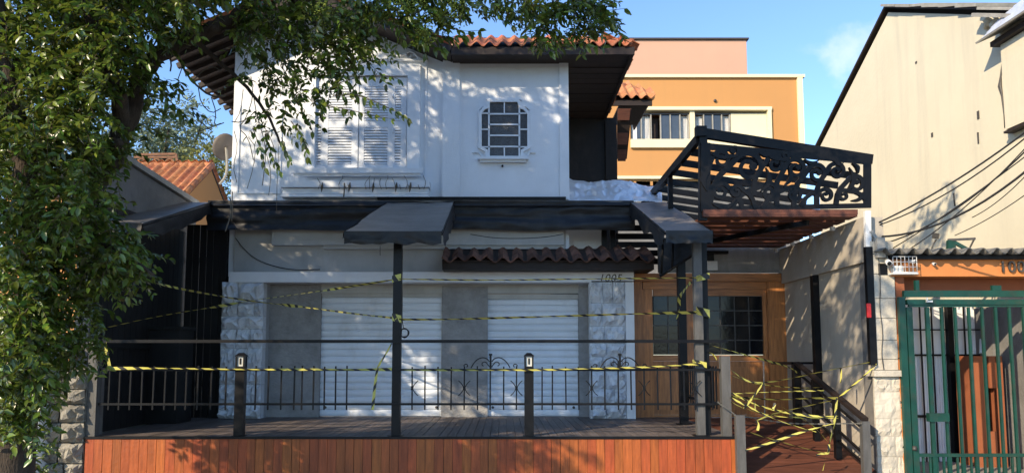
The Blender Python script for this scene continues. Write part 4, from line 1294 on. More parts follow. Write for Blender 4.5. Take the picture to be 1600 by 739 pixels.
ramps = [
 ('highest of the ramp tapes, slanting down from the entrance door to the handrail top', [R(80, 35, 11.2), R(300, 95, 11.8), R(520, 155, 12.4), R(565, 190, 12.8)], .04, .5),
 ('short tape end knotted on the rail beside the thick post', [R(55, 72, 11.1), R(90, 84, 11.1), R(110, 115, 11.1)], .04, 1.5),
 ('wavy ramp tape dipping below the door handle and rising to the corner pipe', [R(180, 165, 11.1), R(270, 235, 11.2), R(370, 248, 11.3), R(550, 215, 11.4), R(680, 185, 11.3), Q8(440, 95, 11.0)], .05, .7),
 ('ramp tape sloping gently from the rail end post to the handrail middle', [R(182, 200, 11.1), R(290, 240, 11.3), R(400, 260, 11.5), R(580, 275, 11.9), R(738, 268, 12.2)], .05, 1.0),
 ('thin level ramp tape just above the widest one', [R(185, 306, 11.1), R(400, 296, 11.3), R(600, 290, 11.6), R(712, 288, 11.7)], .04, .8),
 ('widest level ramp tape ending at the upright tape', [R(188, 322, 11.0), R(440, 342, 11.0), R(620, 330, 11.0), R(790, 331, 10.9)], .07, .35),
 ('sagging ramp tape crossing below the widest one', [R(188, 352, 11.0), R(250, 384, 11.0), R(400, 430, 11.1), R(560, 440, 11.1), R(792, 441, 10.9)], .05, .8),
 ('long ramp tape falling from the rail end post to the middle of the ramp', [R(186, 328, 11.0), R(380, 425, 10.9), R(520, 480, 10.8), R(668, 520, 10.8)], .045, .7),
 ('broad striped tape slanting low over the dark ramp planks', [R(284, 520, 10.9), R(430, 565, 10.8), R(560, 602, 10.8), R(718, 640, 10.7)], .062, .3),
 ('ramp tape rising from the deck corner toward the handrail end', [R(268, 626, 10.8), R(430, 575, 10.8), R(600, 515, 10.8), R(762, 474, 10.8)], .045, .6),
 ('steep tape crossing the others left of the ramp middle', [R(375, 240, 11.0), R(320, 315, 11.0), R(262, 390, 11.0)], .045, .7),
 ('rising ramp tape just under the widest one', [R(328, 462, 10.9), R(400, 425, 10.9), R(590, 380, 10.9), R(752, 344, 10.8)], .05, .6),
 ('steep tape falling across the ramp to the dark planks', [R(460, 370, 11.2), R(560, 430, 11.0), R(650, 480, 10.9), R(730, 572, 10.8)], .04, .8),
 ('upright tape hanging near the end of the handrail down to the pavement', [R(785, 330, 10.9), R(770, 480, 10.85), R(735, 610, 10.8), R(705, 738, 10.75)], .055, .8),
 ('pale loose tape end curled beside the upright tape', [R(668, 652, 10.75), R(715, 640, 10.75), R(742, 640, 10.75), R(738, 590, 10.78)], .06, .5),
 ('small tape end dangling left of the ramp middle', [R(328, 455, 10.9), R(345, 480, 10.9), R(338, 512, 10.9)], .06, 2),
 ('tiny tape scrap hanging from the steep crossing tape', [R(318, 348, 11.0), R(322, 372, 11.0), R(326, 398, 11.0)], .04, 2),
 ('small tape flap hanging under the widest ramp tape', [R(436, 358, 11.0), R(430, 380, 11.0), R(424, 398, 11.0)], .05, 2),
 ('ramp tape stretched up from the handrail to the foot of the corner pipe', [Q8(262, 300, 11.2), Q8(330, 240, 11.1), Q8(400, 182, 11.0), Q8(482, 104, 10.95)], .055, .4),
 ('short tape tail hanging from the wavy tape before the beige wall', [Q8(272, 128, 11.2), Q8(276, 170, 11.2), Q8(272, 215, 11.2)], .06, .9),
 ('extra slack ramp tape dipping between the rail end post and the handrail', [R(190, 300, 11.0), R(330, 372, 11.0), R(520, 418, 11.0), R(700, 436, 10.95), R(790, 430, 10.9)], .045, .9),
]
for k, (lb, pts, w_, tw_) in enumerate(ramps):
    lb2 = lb if 'tape' in lb else lb
    tape('hazard tape: ' + lb2 if False else lb2[0].lower() + lb2[1:], pts, w=w_ * .9, twist=tw_ * .7, seed=20 + k)
# ------------------------------------------------------------------ neighbour's gateway on the right
XR = W(1660, 560, D).x + 1.6
gw = thing('gateway', 'orange gateway with corrugated roof and number 1006 on the right', 'gateway', (7.3, D, 0))
bx0, bx1, bz0, bz1 = frect(1392, 403, 1600, 432, D)
b = MB(); b.box(W(1390, 420, D).x, XR, D - .02, D + .25, bz0, bz1 - .01); b.build('beam', M['orange'], gw)
cx0_, cx1_ = W(1404, 560, D).x, W(1420, 560, D).x
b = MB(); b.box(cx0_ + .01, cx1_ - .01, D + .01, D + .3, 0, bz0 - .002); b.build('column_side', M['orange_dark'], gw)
zf = W(1410, 522, D).z
b = MB(); b.box(cx0_, cx1_ + .03, D - .012, D + .28, 0, zf); b.build('column', M['orange'], gw)
# black scrawl on the column
b = MB()
def scr(*pts):
    P = [W(1400 + x / 3.715, 540 + y / 3.715, D - .02) for x, y in pts]
    b.tube(P, .006, 4)
scr((30, 205), (55, 225)); scr((52, 200), (32, 232)); scr((30, 245), (50, 255), (38, 275), (60, 290), (40, 300)); scr((55, 245), (35, 290), (60, 305))
scr((25, 320), (60, 365)); scr((25, 330), (55, 335), (28, 360), (60, 345)); scr((40, 395), (58, 470), (66, 440)); scr((62, 540), (40, 590), (62, 580), (72, 595), (60, 560)); scr((62, 470), (56, 500), (70, 520), (58, 540))
scr((10, 70), (45, 80)); scr((20, 90), (50, 105), (25, 120)); scr((15, 140), (48, 150), (30, 165))
b.build('graffiti', M['ink'], gw)
b = MB(); b.box(cx1_ + .0, XR, D + .27, D + .42, bz0 - .22, bz0 + .1); b.build('lintel', M['orange_dark'], gw)  # recess below the beam, its shadow put into the dark orange
# corrugated roof sheet
rows = []
rx0_, rz0_ = W(1378, 394, D - .25).x, W(1400, 392, D - .25).z
for yy, dz in ((D - .25, 0), (D + .2, .03), (D + .5, .05)):
    rows.append([(rx0_ + i * .0265, yy, rz0_ + dz + .042 * math.sin(i * .0265 / .205 * 2 * math.pi)) for i in range(int((XR - rx0_) / .0265))])
b = MB().sheet(rows); b.build('corrugated_sheet', M['corr'], gw, solid=.016)
b = MB(); b.box(W(1386, 400, D).x, XR, D - .1, D - .022, bz1 - .03, bz1 + .035); b.build('roof_batten', M['black'], gw)
nm = W(1561, 425, D - .05)
for i, ch in enumerate('1006'):
    text('numeral', ch, .24, nm + Vector((.0 + i * .135, 0, .0)), M['numeral'], gw, .012)
# interior of the gateway
ix0 = cx1_ + .02
gy = 14.2; gx_in = 8.3
b = MB(); b.box(ix0 - .2, XR, gy + 1.5, gy + 1.6, 0, 3.1); b.box(ix0 - .12, ix0 - .02, D + .45, gy + 1.5, 0, 3.0); b.box(XR, XR + .1, D + .3, gy + 1.6, 0, 3.0)
b.build('inner_wall', M['sidewall'], gw)

# white folding door inside with thin black rods
fd = thing('folding_door', 'white ribbed folding door with thin black rods behind the green gate', 'door', W(1475, 700, 12.75))
def fdr(name, m, px0, py0, px1, py1, y0, y1):
    x0, x1, z0, z1 = frect(px0, py0, px1, py1, 12.75); z0 = max(z0, 0)
    return piece(name, m, fd, x0, x1, 12.75 + y0, 12.75 + y1, z0, z1)
for k, (a, c) in enumerate(((1424, 1484), (1493, 1532))):
    fdr('door_sheet', M['steelw'], a, 475, c, 740, .06, .09)
    n_ = int((c - a) / 4)
    for i in range(n_): fdr('rib', M['steelw'], a + i * 4 + .5, 556, a + i * 4 + 2.6, 736, .045, .059)
    fdr('cross_rail', M['black'], a, 514, c, 516, .0, .03); fdr('cross_rail', M['black'], a, 553, c, 556, .0, .03); fdr('cross_rail', M['black'], a, 648, c, 652, .0, .03)
    for px in range(int(a) + 18, int(c) - 4, 18): fdr('rod', M['black'], px - 1, 470, px + 1, 735, -.02, .0)
fdr('dark_post', M['black'], 1484.5, 470, 1492.5, 740, -.04, .06)
fdr('letter_box', M['black'], 1504, 586, 1530, 625, -.12, -.03)
fdr('transom', M['steelw'], 1424, 470, 1446, 474.5, .03, .09)
# orange kiosk with dark opening
kk = thing('kiosk', 'orange masonry meter kiosk with a dark opening behind the green gate', 'kiosk', W(1555, 720, 12.2))
KY = 12.1
def kr(name, m, px0, py0, px1, py1, y0, y1):
    x0, x1, z0, z1 = frect(px0, py0, px1, py1, KY); z0 = max(z0, 0)
    return piece(name, m, kk, x0, x1, KY + y0, KY + y1, z0, z1)
kr('front_panel', M['orange_dark'], 1526, 556, 1546, 745, 0, .5); kr('front_panel', M['orange_dark'], 1560, 556, 1571, 745, 0, .5)
kr('front_panel', M['orange_dark'], 1546, 556, 1560, 606, .0, .5); kr('front_panel', M['orange_dark'], 1546, 674, 1560, 745, .0, .5)
kr('side_wall', M['greywall'], 1571.3, 480, 1720, 745, .25, .45)
kr('opening', M['black'], 1545, 604, 1561, 676, .2, .3)  # black plate standing for the darkness inside the opening
b = MB(); q = [W(1532, 477, 13.2), W(1556, 477, 13.2), W(1580, 560, 12.7), W(1530, 552, 12.7)]
b.plate(q, .03); q = [W(1556, 478, 13.1), W(1574, 478, 13.1), W(1574, 536, 12.6), W(1572, 536, 12.6)]; b.plate(q, .03)
tag(b.build('leaning_sheet', M['steelw']), 'white sloping sheet leaning above the orange kiosk behind the gate', 'panel')

b = MB(); b.box(gx_in - .07, gx_in - .012, 11.45, 14.2, 0, 2.6); b.build('inner_side_wall', M['greywall'], gw)
# green gate ------------------------------------------------------
gt = thing('gate', 'green steel bar gate with a lock box under the orange beam', 'gate', W(1500, 720, D - .06))
GT = D - .06
def gr(name, px0, py0, px1, py1, y0=-.025, y1=.025, m=None):
    x0, x1, z0, z1 = frect(px0, py0, px1, py1, GT); z0 = max(z0, .04)
    return piece(name, m or M['green'], gt, x0, x1, GT + y0, GT + y1, z0, z1)
gr('top_rail', 1411, 454, 1700, 464, -.03, .03); gr('second_rail', 1416, 468, 1700, 476, -.035, .035)
gr('second_rail', 1419, 476.3, 1700, 479.5, -.02, .02)
gr('stile', 1409, 464, 1419, 742, -.03, .03); gr('stile', 1421, 480, 1430, 742, -.03, .03)
gr('roller_bracket', 1429, 438, 1435, 453.8); gr('roller_bracket', 1549, 446, 1563, 453.8)
for px in (1454.5, ): gr('bar', px - 3, 480, px + 3, 742, -.02, .02)
for px in (1477, 1498.5, 1520, 1541, 1562.5, 1584, 1606, 1628): gr('bar', px - 1.9, 480, px + 1.9, 742, -.017, .017)
gr('bottom_rail', 1430.3, 708, 1700, 713, -.024, .024)
for i in range(20): gr('short_bar', 1443 + i * 10.7 - 1.5, 713.3, 1443 + i * 10.7 + 1.5, 742, -.013, .013)
gr('lock_box', 1449, 645, 1480, 658, -.06, .03)
b = MB(); b.tube([W(1429, 697, GT - .03), W(1429, 703, GT - .05)], .03, 8); b.build('padlock', M['numeral'], gt)
b = MB(); p = W(1452, 470, GT - .06); b.box(p.x - .04, p.x + .04, p.y - .02, p.y + .02, p.z - .02, p.z + .005); b.box(p.x - .04, p.x - .03, p.y - .02, p.y + .02, p.z + .005, p.z + .05); b.build('gate_sensor', M['whitepl'], gt)
cable('black hose hanging down beside the left stile of the green gate', [W(a, c, GT + .1) for a, c in ((1420, 455), (1411, 470), (1409, 495), (1412, 512), (1417, 522))], .012)

# cameras, cage box, spotlight and bracket at the top of the gateway
cage = thing('camera_cage', 'small white wire cage with a camera inside at the left end of the orange beam', 'cage', W(1418, 425, D - .15))
a, c = W(1396, 425, D - .16), W(1432, 401, D - .16)
for i in range(7):
    x = a.x + (c.x - a.x) * i / 6; b = MB(); b.tube([(x, D - .16, a.z), (x, D - .16, c.z)], .005, 5); b.build('cage_wire', M['whitepl'], cage)
for i in range(4):
    z = a.z + (c.z - a.z) * i / 3; b = MB(); b.tube([(a.x, D - .165, z), (c.x, D - .165, z)], .005, 5); b.build('cage_wire', M['whitepl'], cage)
piece('tray', M['whitepl'], cage, a.x - .01, c.x + .01, D - .17, D - .021, a.z - .03, a.z - .006)
piece('box', M['whitepl'], cage, a.x + .03, a.x + .17, D - .12, D - .022, a.z + .002, a.z + .10)
def camera_unit(label, p, s=1.0, d=Vector((-.3, -1, -.35))):
    t = thing('security_camera', label, 'camera', p)
    d = d.normalized()
    b = MB(); b.tube([p, p + d * .16 * s], .042 * s, 10); b.build('camera_body', M['whitepl'], t)
    b = MB(); b.tube([p + d * .155 * s, p + d * .168 * s], .031 * s, 10); b.build('lens', M['glass'], t)
    b = MB(); b.tube([p + d * .03, p + Vector((.02, .04, .09)) * s, p + Vector((.04, .1, .1)) * s], .014 * s, 6); b.build('mount', M['coping'], t)
camera_unit('white security camera pointing down beside the top of the masonry pillar', W(1386, 408, D - .08))
camera_unit('white security camera inside the wire cage on the orange beam', W(1420, 408, D - .05), .7, Vector((.4, -1, -.2)))
camera_unit('tiny dark camera on the orange beam between cage and number', W(1457, 412, D - .022), .5, Vector((-.1, -1, -.2)))
b = MB(); p = W(1383, 424, D - .03); b.box(p.x - .09, p.x + .04, D - .02, D + .02, p.z - .05, p.z + .12)
tag(b.build('dark_bracket_plate', M['black']), 'small black plate behind the security camera at the pillar top', 'plate')
fl = thing('floodlight', 'small dark floodlight on a rod above the corrugated roof', 'floodlight', W(1455, 392, 11.6))
b = MB(); b.tube([W(1455, 392, 11.6), W(1458, 382, 11.6), W(1463, 374, 11.6)], .01, 6); b.build('rod', M['numeral'], fl)
b = MB(); b.beam(W(1457, 368, 11.6), W(1467, 369, 11.55), .10, .075); b.build('lamp_head', M['black'], fl)
gb = thing('wall_bracket', 'green folding steel bracket standing above the corrugated roof', 'bracket', W(1486, 392, 11.6))
b = MB(); b.beam(W(1486, 393, 11.6), W(1486, 376, 11.6), .12, .06); b.build('upright', M['green'], gb)
b = MB(); b.beam(W(1481, 375, 11.6), W(1524, 373, 11.5), .035, .035); b.build('arm', M['numeral'], gb)
b = MB(); b.beam(W(1488, 377, 11.6), W(1517, 393, 11.55), .05, .05); b.build('brace', M['green'], gb)
b = MB(); b.beam(W(1522, 374, 11.5), W(1515, 388, 11.5), .02, .02); b.build('rod', M['numeral'], gb)

# ------------------------------------------------------------------ cream gable house on the right
gx = 8.3
ap = onx(1388, 20, gx); fe = onx(1278, 236, gx); ne = onx(1530, 24, gx); nn = onx(1640, 30, gx)
gh = thing('gable_house', 'tall cream rendered gable wall rising behind the corrugated roof', 'house', (gx, 14, 0))
b = MB()
zn = ap.z - (ap.z - ne.z) / (ap.y - ne.y) * (ap.y - 9.8)
b.prism_x([(9.8, 0), (fe.y, 0), (fe.y, fe.z), (ap.y, ap.z), (9.8, zn)], gx, gx + .25)
b.box(gx + .26, gx + 9, 9.8, 10.05, 0, zn); b.box(gx + .26, gx + 9, fe.y - .2, fe.y, 0, fe.z)
b.build('gable_wall', M['beige'], gh)
b = MB()
def roofplate(p0, p1, x0, x1, th=.05):
    b.plate([(x0, p0[0], p0[1]), (x1, p0[0], p0[1]), (x1, p1[0], p1[1]), (x0, p1[0], p1[1])], th)
roofplate((fe.y + .1, fe.z + .03), (ap.y, ap.z + .10), gx - .08, gx + 9)
ymid = onx(1535, 24, gx).y; zmid = ap.z - (ap.z - ne.z) / (ap.y - ne.y) * (ap.y - ymid)
roofplate((ap.y, ap.z + .10), (ymid, zmid + .10), gx - .10, gx + 9, .04)
b.build('roof', M['darkwood'], gh)
# roofing sheets along the verge, ragged, as separate pieces
seg = 6
for i in range(seg):
    f0, f1 = i / seg, (i + 1) / seg
    y0 = ap.y + (ymid - ap.y) * f0; y1 = ap.y + (ymid - ap.y) * (f1 + .02)
    z0 = ap.z + (zmid - ap.z) * f0 + .13; z1 = ap.z + (zmid - ap.z) * (f1 + .02) + .13 + rng.uniform(.0, .04)
    bb = MB(); bb.plate([(gx - .14 - rng.uniform(0, .04), y0, z0), (gx + 2, y0, z0), (gx + 2, y1, z1), (gx - .14 - rng.uniform(0, .04), y1, z1)], .05)
    bb.build('verge_sheet', M['coping'], gh)
p0, p1 = onx(1532, 22, gx - .1), onx(1640, 24, gx - .1)
for k, (dy, dz, h) in enumerate(((0, .10, .05), (0, -.02, .06))):
    bb = MB(); bb.beam(p0 + Vector((-.1 * k, 0, dz)), p1 + Vector((-.1 * k, 0, dz)), .12, h); bb.build('verge_sheet', M['coping'], gh)
# weathered spots: small recess boxes and old fixings
for k, (px, py, w_, h_) in enumerate(((1457, 211, .05, .08), (1529, 180, .05, .14), (1529, 216, .03, .2), (1432, 98, .05, .04))):
    p = onx(px, py, gx); bb = MB(); bb.box(gx - .015, gx + .0, p.y - w_ / 2, p.y + w_ / 2, p.z - h_ / 2, p.z + h_ / 2); bb.build('wall_fixing', M['numeral'], gh)
cr = [onx(px, py, gx - .004) for px, py in ((1566, 72), (1567, 95), (1564, 120), (1563, 135), (1566, 150), (1569, 180), (1570, 200))]
bb = MB(); bb.tube(cr, [.012, .015, .02, .04, .02, .012, .01], 5); bb.build('crack', M['numeral'], gh)
bb = MB(); 
for px, py, r_ in ((1548, 33, .12), (1555, 38, .10), (1543, 38, .07), (1561, 30, .08)):
    p = onx(px, py, gx - .03); bb.tube([p + Vector((-.03, -.06, .04)), p, p + Vector((.0, .07, -.06))], [r_ * .5, r_, r_ * .4], 6)
bb.build('broken_mortar', M['beige_patch'], gh)
# projecting dormer box with its own eave
dbx = gx - .14
e0, e1 = onx(1568, 68, dbx), onx(1640, 42, dbx); l0 = onx(1571, 203, dbx)
bb = MB(); bb.prism_x([(9.9, l0.z - .02), (l0.y, l0.z), (l0.y, e0.z), (9.9, e0.z - .01)], dbx, gx - .002); bb.build('bay', M['beige'], gh)
bb = MB(); bb.box(dbx - .02, gx - .003, 9.9, l0.y + .02, l0.z - .06, l0.z - .025); bb.build('bay_edge', M['darkwood'], gh)
bb = MB(); bb.box(dbx - .10, gx - .004, 9.9, l0.y + .10, e0.z + .005, e0.z + .09); bb.build('bay_eave', M['darkwood'], gh)
bb = MB(); bb.plate([(dbx - .28, 9.9, e0.z + .13), (gx - .005, 9.9, e0.z + .32), (gx - .005, l0.y + .2, e0.z + .32), (dbx - .28, l0.y + .2, e0.z + .13)], .03); bb.build('bay_roof', M['coping'], gh)
rows = []
for j in range(8):
    rows.append([(dbx - .22 + .22 * j / 7, l0.y + .15 - 1.6 * i / 15, e0.z + .15 + .26 * j / 7 + .05 * noise.noise((i * .6, j * .7, 3)) + .10 * math.sin(math.pi * i / 15) * j / 7) for i in range(16)])
o = MB().sheet(rows, False).build('roof_foil', M['foil'], gh)

# ------------------------------------------------------------------ overhead cables
def wire(label, a, c, sag, r=.011, Y=(11.2, 8.9)):
    p, q = W(a[0], a[1], Y[0]), W(c[0], c[1], Y[1])
    pts = [p.lerp(q, t) - Vector((0, 0, sag * 4 * t * (1 - t))) for t in [i / 12 for i in range(13)]]
    bb = MB(); bb.tube(pts, r, 5)
    return tag(bb.build('overhead_cable', M['wire']), label, 'cable', 'overhead cables at the pillar')
wire('highest overhead cable crossing the cream gable wall to the pillar', (1366, 351), (1640, 178), .10, .013)
wire('overhead cable running just under the highest one', (1367, 354), (1640, 184), .16, .010)
wire('thick overhead cable bowing lowest across the gable wall', (1371, 370), (1640, 236), .26, .016)
wire('overhead cable crossing under the thick bowing one near the right edge', (1380, 381), (1640, 198), .22)
wire('fine overhead cable from the pillar to lower right of the gable wall', (1395, 388), (1640, 215), .05, .008)
wire('overhead cable ending behind the floodlight', (1420, 390), (1640, 190), .12, .008, (11.6, 9.2))
wire('faint thin cable sloping above the green bracket', (1492, 368), (1640, 276), .06, .007, (11.6, 9.6))
wire('thin loose cable joining the others below the bay', (1519, 340), (1640, 232), .10, .007, (11.4, 9.4))
bb = MB(); bb.tube([W(1490, 302, 10.6), W(1492, 322, 10.6)], .012, 5)
tag(bb.build('cable_tie', M['wire']), 'black tie holding the overhead cables together', 'cable tie')

# ------------------------------------------------------------------ orange apartment building
AY = 30.0
apt = thing('apartment_building', 'orange and peach apartment building with a white window band behind the white house', 'apartment building', (6, AY, 0))
def ar(name, m, px0, py0, px1, py1, y0, y1, par=None):
    x0, x1, z0, z1 = frect(px0, py0, px1, py1, AY)
    bb = MB(); bb.box(x0, x1, AY + y0, AY + y1, z0, z1)
    return bb.build(name, m, par or apt)
x0, x1, z0, z1 = frect(700, 118, 1252, 170, AY)
lowz = frect(985, 284, 1206, 290, AY)[2]
wx0, wx1, wz0, wz1 = frect(985, 172, 1204, 228, AY)
bb = MB()
bb.box(x0, wx0, AY, AY + 12, lowz, z1); bb.box(wx1, x1, AY, AY + 12, lowz, z1)
bb.box(wx0, wx1, AY, AY + 12, wz1, z1); bb.box(wx0, wx1, AY, AY + 12, lowz, wz0)
wall_o = bb.build('wall', M['apt_orange'], apt)
ar('upper_wall', M['apt_peach'], 700, 44, 1182, 119, 1.2, 12)
ar('parapet_cap', M['numeral'], 698, 41.5, 1184, 43.8, 1.1, 12.05)
ar('upper_band', M['cream'], 700, 118, 1256, 122.5, -.12, 12.0)
ar('corner_band', M['cream'], 1247.5, 123, 1255.5, 300, -.12, 12.0)
ar('lower_band', M['cream'], 700, 276, 1247, 280.5, -.12, -.003)
ar('base_wall', M['greywall'], 700, 290.5, 1252, 470, .1, 12)
ar('base_wall', M['cream'], 960, 281, 1247, 290, .05, .6)
for i in range(6): ar('lower_window', M['aptglass'], 968 + i * 26, 283.5, 990 + i * 26, 290.3, .0, .04)
# window band
fr = ar('window_band', M['cream'], 985, 168, 1205, 173, -.1, .3)
ar('band_edge', M['cream'], 1199.5, 173.2, 1205, 229, -.1, .3, fr)
ar('band_sill', M['cream'], 985, 219, 1199.2, 232, -.14, .3, fr)
ar('blind_panel', M['cream'], 1143.5, 176, 1199.2, 218.8, .1, .3, fr)
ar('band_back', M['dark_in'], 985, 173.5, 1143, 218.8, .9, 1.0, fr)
ar('mullion', M['cream'], 1078.5, 173.3, 1086, 218.8, .02, .3, fr)
def aw(px0, px1, nd):
    w0 = ar('window', M['numeral'], px0, 176, px1, 178, .1, .2)
    ar('frame_bar', M['numeral'], px0, 216.8, px1, 218.6, .1, .2, w0)
    n_ = len(nd)
    for k, kind in enumerate(nd):
        a = px0 + (px1 - px0) * k / n_; c = px0 + (px1 - px0) * (k + 1) / n_
        ar('frame_bar', M['coping'], a, 178.2, a + 1.6, 216.6, .1, .2, w0)
        if kind == 'd':
            ar('open_gap_dark', M['darkwood'], a + 1.8, 178.2, c - .2, 216.6, .5, .6, w0); continue  # dark panel standing for the unlit room behind the open sash
        if kind == 'c':
            x0, x1, z0, z1 = frect(a + 2, 178.2, c - .5, 216.6, AY)
            rows = [[(x0 + (x1 - x0) * i / 30, AY + .3 + .05 * math.sin(i * 1.3 + z * .3), z) for i in range(31)] for z in (z0, z1)]
            MB().sheet(rows).build('curtain', M['curtain'], w0)
        else:
            ar('pane', M['aptglass'], a + 1.8, 178.2, c - .2, 216.6, .16, .18, w0)
            if kind == 'h': 
                x0, x1, z0, z1 = frect(a + 2, 178.2, c - 6, 216.6, AY)
                rows = [[(x0 + (x1 - x0) * i / 30, AY + .14 + .01 * math.sin(i * 1.3), z) for i in range(31)] for z in (z0, z1)]
                MB().sheet(rows).build('curtain', M['curtain'], w0)
    ar('frame_bar', M['coping'], px1 - 1.6, 178.2, px1, 216.6, .1, .2, w0)
aw(987, 1078, 'hcdggc'); aw(1086, 1142.5, 'cggc')
bb = MB(); p = W(1117, 158, AY - .02); bb.tube([p, p + Vector((0, -.05, 0))], .06, 8); bb.build('vent', M['numeral'], apt)
ar('roof_lamp', M['numeral'], 1183.5, 88, 1188, 93, 2, 2.3); ar('roof_lamp', M['whitepl'], 1196, 110, 1203, 117.8, 1, 1.3)

# ------------------------------------------------------------------ left neighbours
nx_ = -6.28
t0 = onx(175, 235, nx_); t1 = onx(290, 306, nx_)
nw = thing('party_wall', 'grey rendered party wall with a sloping concrete coping left of the white house', 'wall', (nx_ - .1, 12.5, 0))
yA, zA, yB, zB = 9.8, t0.z + (t0.y - 9.8) / (t1.y - t0.y) * (t0.z - t1.z), t1.y + .1, t1.z
bb = MB(); bb.prism_x([(11.25, 0), (15.0, 0), (15.0, zB - .1), (yB, zB - .1), (11.25, zA - .12)], nx_ - .22, nx_); bb.build('wall', M['greywall'], nw)
bb = MB(); bb.plate([(nx_ - .30, 11.2, zA), (nx_ + .06, 11.2, zA), (nx_ + .06, 15.0, zB), (nx_ - .30, 15.0, zB)], .1); bb.build('coping', M['coping'], nw)
# black board fence closing the left side of the deck
bf = thing('board_fence', 'black vertical board fence at the left end of the deck', 'fence', (-5.7, F - .1, DZ))
xa, xb = nx_ + .06, pl[0] - .01
n_ = 6; w_ = (xb - xa) / n_
for i in range(n_):
    piece('board', M['board_black'], bf, xa + i * w_ + .004, xa + (i + 1) * w_ - .004, F - .16 + rng.uniform(-.01, .01), F - .13, DZ, 4.35)
piece('board', M['board_black'], bf, xb - .25, W(367, 400, F).x, F + .01, F + .04, DZ, 4.35)
piece('fence_rail', M['board_black'], bf, xa, xb, F - .128, F - .09, 1.2, 1.3); piece('fence_rail', M['board_black'], bf, xa, xb, F - .128, F - .09, 3.6, 3.7)
for i in range(17):
    y = 11.3 + i * .19
    piece('board', M['board_black'], bf, nx_ + .012, nx_ + .04, y + .004, y + .186, DZ, 4.2)
piece('fence_rail', M['board_black'], bf, nx_ + .041, nx_ + .08, 11.3, 14.4, 1.9, 1.98)
bx = MB(); bx.box(W(215, 510, 13.2).x, W(285, 510, 13.2).x, 13.1, 13.7, DZ, W(250, 515, 13.2).z); bx.box(W(213, 510, 13.2).x, W(288, 510, 13.2).x, 13.05, 13.72, W(250, 515, 13.2).z, W(250, 510, 13.2).z)
tag(bx.build('storage_chest', M['board_black']), 'dark storage chest standing before the black fence', 'chest')

# stone pillar at the left end of the deck
sp = thing('stone_pillar', 'rough grey stone pillar at the left front corner of the deck', 'pillar', (-6.5, D, 0))
s0, s1 = W(66, 650, D - .05).x, W(131, 650, D - .05).x
stp = W(100, 574, D - .05).z
bb = MB(); bb.box(s0 + .015, s1 - .015, D + .06, D + .5, 0, stp - .01); bb.build('core', M['mortar'], sp)
rough_wall(sp, 'stone_grey', s0, s1, 0, stp, D - .08, .24, 6, cols=(2, 2), seed=21, gap=.016)
bb = MB(); bb.box(W(43, 650, D - .2).x, W(64, 650, D - .2).x, D - .25, D + .4, 0, W(55, 520, D - .2).z)
tag(bb.build('white_wall_end', M['white']), 'narrow white wall end left of the rough stone pillar', 'wall')
bb = MB(); bb.box(W(-60, 700, D - .5).x, W(20, 700, D - .5).x, D - .6, D - .3, 0, W(10, 692, D - .5).z)
tag(bb.build('low_wall', M['pinkwall']), 'low pale pink wall at the bottom left under the shrub', 'wall')

# terracotta-roofed cottage
ct = thing('cottage', 'small orange cottage with a terracotta tile roof left of the white house', 'cottage', (-10, 21.5, 0))
g1 = W(290, 307, 20.0); g2 = W(343, 262, 21.7)
gx_ = g1.x; run = 1.75; ze, zk = g1.z, g2.z
bb = MB(); bb.prism_x([(20.1, 0), (23.4, 0), (23.4, ze), (21.75, zk - .06), (20.1, ze)], gx_ - .2, gx_ - .02); bb.box(gx_ - 5, gx_ - .21, 20.1, 20.3, 0, ze); bb.build('wall', M['apt_orange'], ct)
bb = MB(); bb.plate([(gx_ - 5, 20.0, ze), (gx_, 20.0, ze), (gx_, 21.75, zk), (gx_ - 5, 21.75, zk)], .05); bb.plate([(gx_, 23.5, ze), (gx_ - 5, 23.5, ze), (gx_ - 5, 21.75, zk), (gx_, 21.75, zk)], .05)
cr_ = bb.build('roof', M['darkwood'], ct)
tile_roof(cr_, M['tile_orange'], (gx_ - 3.0, 19.95, ze + .03), (1, 0, 0), Vector((0, 1.75, zk - ze)).normalized(), 12, 6, w=.25, l=.46, amp=.06)
tile_roof(cr_, M['tile_orange'], (gx_ + .02, 23.55, ze + .03), (-1, 0, 0), Vector((0, -1.75, zk - ze)).normalized(), 12, 6, w=.25, l=.46, amp=.06)
for i in range(8):
    bb = MB(); p = Vector((gx_ + .05 - i * .38, 21.75, zk + .07)); bb.tube([p, p + Vector((-.42, 0, 0))], [.11, .095], 8); bb.build('ridge_tile', M['tile_orange'], cr_)
for i in range(5):
    d = Vector((0, 1.75, zk - ze)).normalized(); p = Vector((gx_ - .02, 19.98, ze + .08)) + d * (i * .42)
    bb = MB(); bb.tube([p, p + d * .46], [.10, .09], 8); bb.build('verge_tile', M['tile_orange'], cr_)
# rusty iron frame on the neighbour's roof terrace
rf = thing('iron_frame', 'rusty iron frame with curved struts behind the terracotta roof', 'iron frame', W(245, 265, 24))
for a, c, nm_ in (((210, 242), (275, 241), 'top_bar'), ((275, 241), (279, 262), 'end_bar'), ((210, 246), (276, 246), 'second_bar')):
    bb = MB(); bb.beam(W(*a, 24), W(*c, 24), .08, .07); bb.build(nm_, M['rust'], rf)
for cxx in (222, 245, 266):
    bb = MB(); bb.tube(chaikin([W(cxx - 11, 268, 24), W(cxx - 9, 254, 24), W(cxx, 247, 24), W(cxx + 8, 254, 24), W(cxx + 10, 266, 24)], 2), .035, 6); bb.build('curved_strut', M['rust'], rf)
